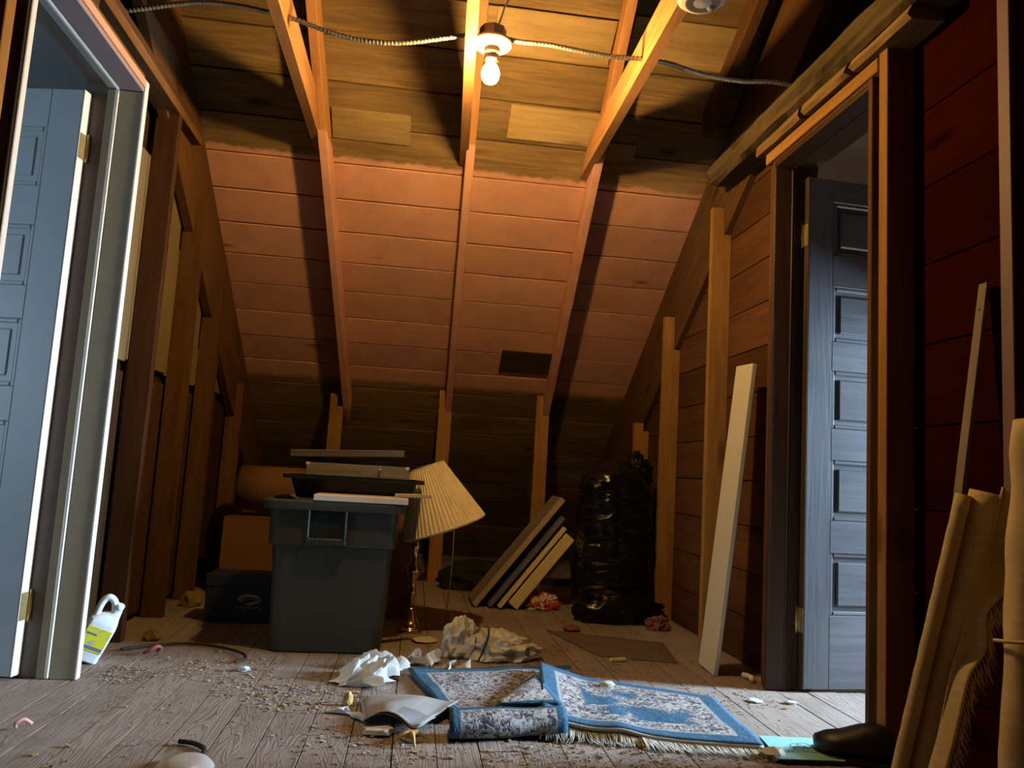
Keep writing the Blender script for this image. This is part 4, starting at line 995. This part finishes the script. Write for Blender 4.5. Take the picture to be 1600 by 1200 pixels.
# ------------------------------------------------------------------ rolled rugs, lath, hook on the right
g = G('beige_woven_rug'); zz = g.n('ShaderNodeSeparateXYZ', None, Vector=g.coord()).outputs[2]; rib = g.math('SINE', g.math('MULTIPLY', zz, 250.0)); vor = g.math('ADD', g.noise(g.coord(), 45, 2), g.math('MULTIPLY', rib, 0.13))
nb = g.noise(g.coord(), 12, 4, 0.6); col = g.mix(g.mr(nb, 0.35, 0.7, 0, 0.5), (0.60, 0.46, 0.25), (0.42, 0.31, 0.15)); col = g.mix(g.mr(vor, 0.62, 0.72, 0.0, 0.6), col, (0.62, 0.52, 0.33))
g.bump(vor, 0.15, 0.003); BEIGE = g.done(col, 0.8, 0.25)
rl = thing('rolled_rug', 'beige rug rolled up double and leaning left of the fringed rug', 'rolled rug', (1.165, 1.72, 0), 'beige rugs by the right wall')
spiral_roll('rug_roll', (1.172, 1.708, 0.006), (1.303, 1.617, 0.775), 0.044, 2.4, BEIGE, rl, 26, 24, 0.006, shape=lambda a_, t: 1+0.03*math.sin(t*60))
spiral_roll('rug_roll', (1.117, 1.715, 0.006), (1.247, 1.624, 0.768), 0.021, 2.0, BEIGE, rl, 22, 24, 0.005, shape=lambda a_, t: 1+0.03*math.sin(t*60))
fr = thing('fringed_rug', 'beige fringed rug draped between the two rolled rugs', 'rug', (1.2, 1.6, 0), 'beige rugs by the right wall')
EDGE = [(1.328, 1.575, 0.775), (1.340, 1.575, 0.70), (1.346, 1.575, 0.638), (1.340, 1.575, 0.588), (1.298, 1.58, 0.545), (1.270, 1.585, 0.507), (1.268, 1.585, 0.434), (1.230, 1.585, 0.379), (1.208, 1.585, 0.30), (1.190, 1.59, 0.22), (1.165, 1.60, 0.12), (1.14, 1.61, 0.012)]
LEFT = [(1.300, 1.575, 0.79), (1.285, 1.59, 0.70), (1.276, 1.60, 0.638), (1.268, 1.605, 0.588), (1.255, 1.61, 0.545), (1.245, 1.615, 0.507), (1.230, 1.62, 0.434), (1.212, 1.625, 0.379), (1.195, 1.63, 0.30), (1.178, 1.635, 0.22), (1.155, 1.64, 0.12), (1.13, 1.65, 0.012)]
EC = catmull(EDGE, 6); LC = catmull(LEFT, 6); NE = len(EC)-1
def ff(u, v_):
    k = min(int(round(v_*NE)), NE); p = LC[k].lerp(EC[k], u); 
    return (p.x+0.004*math.sin(u*5+v_*9)*(1-u), p.y+0.012*math.sin(PI*u), p.z)
sheet('rug_cloth', ff, 12, NE, BEIGE, 0.005, fr)
FR2 = plain('beige_fringe', (0.62, 0.52, 0.33), 0.9, 0.1, vary=0.35, scale=60)
strands('fringe', lambda t: ff(1.0, t), lambda t: Vector((0.14, -0.16, -0.95)).normalized(), 340, 0.05, 0.0011, FR2, fr, 8)
r2 = thing('rolled_rug', 'thick beige rolled rug against the post at the right edge', 'rolled rug', (1.21, 1.45, 0), 'beige rugs by the right wall')
spiral_roll('rug_roll', (1.222, 1.445, 0.006), (1.308, 1.475, 0.93), 0.055, 2.2, BEIGE, r2, 26, 26, 0.006, shape=lambda a_, t: 1+0.22*nz(math.cos(a_), math.sin(a_), t*7, 1.1))
tube('tie_cord', [Vector((1.266, 1.460, 0.47))+Vector((0.063*math.cos(2*PI*k/14), 0.063*math.sin(2*PI*k/14), 0.004*k-0.02)) for k in range(15)], 0.004, FR2, r2, 6, 3)
g2 = wood('grey_lath_wood', (0.22, 0.17, 0.13), (0.32, 0.26, 0.20), 0.7)
lt = thing('wooden_lath', 'thin grey wooden lath leaning on the red wall boards', 'lath', (1.26, 1.80, 0))
bar('lath_body', (1.262, 1.80, 0.005), (1.446, 1.80, 1.32), 0.030, 0.012, (0, 1, 0), g2, lt, 0.001)
lathe('nail_hole', [(0, 0), (0.003, 0), (0.003, 0.001), (0, 0.001)], frame_at((1.4375, 1.80, 1.25)+Vector() if False else (1.4296, 1.80, 1.25), (-1, 0, 0.14)), BLK, lt, 8)
tag(tube('wall_hook', [(1.40, 1.612, 0.905), (1.40, 1.597, 0.902), (1.398, 1.588, 0.892), (1.392, 1.588, 0.880), (1.382, 1.588, 0.880), (1.376, 1.588, 0.892)], 0.0025, STEELD, None, 6, 6), 'small metal hook screwed into the near right post', 'hook')
tag(tube('metal_rod', [(1.135, 1.385, 0.004), (1.20, 1.39, 0.22), (1.265, 1.395, 0.46)], 0.006, BRASS, None, 8, 4), 'thin brass rod leaning at the lower right edge', 'rod')

# ------------------------------------------------------------------ floor oddments
DKW = plain('dark_rusty_wire', (0.03, 0.016, 0.01), 0.6, 0.3)
tag(tube('wire_hoop', [(-1.05, 3.16, 0.008), (-0.97, 3.23, 0.008), (-0.85, 3.285, 0.008), (-0.72, 3.25, 0.008), (-0.61, 3.16, 0.008), (-0.575, 3.08, 0.008), (-0.60, 3.02, 0.008)], 0.0055, DKW), 'dark wire curving in an arc left of the bin', 'wire')
CARDF = plain('flat_dark_cardboard', (0.13, 0.095, 0.07), 0.85, 0.15, vary=0.4, scale=8)
o = slab('cardboard_sheet', [(0.84, 3.30), (1.16, 3.22), (1.22, 3.60), (0.70, 3.80)], 0.001, 0.005, CARDF, None); tag(o, 'flat dark cardboard sheet on the floor before the leaning panel', 'cardboard')
tag(bar('wood_splinter', (0.865, 3.215, 0.009), (0.935, 3.235, 0.009), 0.018, 0.012, (0, 1, 0), CREAMW, None, 0.002), 'small cream wood splinter at the front of the cardboard sheet', 'splinter')
LID = plain('translucent_white_plastic', (0.46, 0.44, 0.42), 0.3, 0.4, vary=0.1)
tag(lathe('food_container_lid', [(0.0, 0.022), (0.03, 0.024), (0.055, 0.018), (0.066, 0.006), (0.070, 0.001), (0.067, 0.0005), (0.0, 0.001)][::-1], Matrix.Translation((-0.50, 2.035, 0.001)), LID, None, 28), 'shallow milky plastic lid at the bottom left front', 'lid')
def scrap(name, label, cat, c, mat, s, seed, h=0.012):
    return tag(crumple(name, (c[0], c[1], 0.001), (s, s*0.7, h), mat, seed, 0.55, 2.2, None, 2), label, cat)
YEL = plain('yellow_scrap', (0.22, 0.16, 0.045), 0.7); REDS = plain('red_scrap', (0.30, 0.075, 0.06), 0.7); PKS = plain('pink_scrap', (0.55, 0.28, 0.25), 0.7)
TEAL = plain('pale_teal_scrap', (0.50, 0.62, 0.62), 0.7)
scrap('paper_scrap', 'yellow crumpled scrap before the leftmost dark stud', 'scrap', (-1.0, 3.36), YEL, 0.03, 1.0, 0.03)
tag(tube('ribbon_curl', [(-0.95, 3.115, 0.008), (-0.93, 3.10, 0.02), (-0.905, 3.11, 0.034), (-0.90, 3.14, 0.022), (-0.915, 3.15, 0.008)], 0.007, REDS, None, 6, 5), 'curled red plastic ribbon inside the dark wire arc', 'ribbon')
tag(tube('ribbon_curl', [(-1.005, 2.29, 0.006), (-1.0, 2.275, 0.02), (-0.985, 2.285, 0.028), (-0.97, 2.30, 0.012)], 0.005, PKS, None, 6, 5), 'curled pink ribbon at the left edge of the floor', 'ribbon')
tag(tube('twig', [(-0.56, 2.20, 0.007), (-0.52, 2.185, 0.008), (-0.485, 2.15, 0.008), (-0.475, 2.11, 0.007)], 0.0065, DKW, None, 6, 5), 'short dark curved twig behind the milky lid', 'twig')
scrap('paint_flake', 'pale teal paint flake on the lit floor right of the rug', 'flake', (1.255, 2.70), TEAL, 0.026, 2.0, 0.006)
scrap('paint_flake', 'pale paint flake nearest the open dark door', 'flake', (1.385, 2.69), TEAL, 0.022, 3.0, 0.006)
scrap('paper_scrap', 'yellowed paper scrap on top of the blue part of the rug', 'scrap', (0.735, 2.76), CREAMBAG, 0.024, 4.0, 0.012).location.z = 0.026
scrap('paper_scrap', 'cream scrap between the cream bag and the lamp base', 'scrap', (0.10, 3.48), CREAMBAG, 0.05, 5.0, 0.012)
scrap('paper_scrap', 'white scrap on the floor left of the tissue paper', 'scrap', (-0.55, 2.93), WPAPER, 0.022, 6.0, 0.012)
scrap('paper_scrap', 'yellow paper scrap between the rear left studs', 'scrap', (-1.06, 4.12), YEL, 0.045, 7.0, 0.05)
scrap('paper_scrap', 'pinkish scrap before the cardboard sheet and trash bag', 'scrap', (0.83, 3.83), PINKM, 0.04, 8.0, 0.02)
scrap('paper_scrap', 'cream corner scrap at the front right tip of the rug', 'scrap', (1.06, 2.15), CREAMBAG, 0.035, 9.0, 0.02)
scrap('paper_scrap', 'tan leaf-like scrap standing left of the newspaper', 'scrap', (-0.155, 2.56), TAN, 0.014, 10.0, 0.028)

def crumbs(name, label, cat, mat, spots, seed, smin, smax):
    rnd = random.Random(seed); vs = []; fs = []
    for (cx_, cy2, r, n) in spots:
        for _ in range(n):
            a = rnd.uniform(0, 2*PI); d = r*math.sqrt(rnd.random()); x_ = cx_+d*math.cos(a)*1.2; y_ = cy2+d*math.sin(a)
            if not (-1.0 < x_ < 1.34) or y_ < 1.2: continue
            s_ = rnd.uniform(smin, smax)*rnd.choice((0.5, 0.7, 1.0)); o_ = len(vs); k = 5; ph = rnd.uniform(0, 6.28); tz = rnd.uniform(-0.5, 0.5)
            el = rnd.uniform(0.35, 1.0); ps = rnd.uniform(0, PI)
            for h in (0.0, 1.0):
                for q in range(k):
                    b_ = ph+2*PI*q/k; e1 = s_*math.cos(b_)*rnd.uniform(0.7, 1.1); e2 = s_*el*math.sin(b_)*rnd.uniform(0.7, 1.1)
                    xx = e1*math.cos(ps)-e2*math.sin(ps); yy = e1*math.sin(ps)+e2*math.cos(ps)
                    vs.append((x_+xx, y_+yy, 0.0005 + h*(0.0012+s_*0.12) + max(0, tz*xx+abs(tz)*s_*0.3)*0.6))
            fs.append([o_+q for q in range(k-1, -1, -1)]); fs.append([o_+k+q for q in range(k)])
            for q in range(k): fs.append([o_+q, o_+(q+1) % k, o_+k+(q+1) % k, o_+k+q])
    return tag(poly(name, vs, fs, mat), label, cat, None, 'stuff')
SP = [(-0.30, 2.62, 0.16, 130), (-0.62, 2.95, 0.16, 80), (-0.45, 2.72, 0.14, 60), (-0.05, 2.25, 0.22, 70), (0.5, 2.10, 0.22, 150), (0.85, 2.10, 0.2, 110), (-0.95, 2.85, 0.12, 60), (1.15, 2.75, 0.2, 50), (0.95, 3.4, 0.5, 50), (-0.9, 2.95, 0.2, 40), (-0.4, 2.3, 0.6, 60), (0.4, 3.6, 0.6, 50), (0.2, 2.7, 0.9, 90)]
crumbs('plaster_crumbs', 'pale plaster crumbs scattered over the floor', 'debris', plain('plaster_crumb', (0.34, 0.31, 0.27), 0.9, 0.1, vary=0.4, scale=30), SP, 5, 0.003, 0.009)
crumbs('wood_crumbs', 'brown wood and peel crumbs scattered over the floor', 'debris', plain('tan_crumb', (0.34, 0.22, 0.11), 0.9, 0.1, vary=0.5, scale=30), SP, 6, 0.003, 0.011)
crumbs('dark_crumbs', 'dark dirt specks scattered over the floor', 'debris', plain('dark_crumb', (0.07, 0.04, 0.03), 0.9, 0.1), SP, 9, 0.002, 0.006)
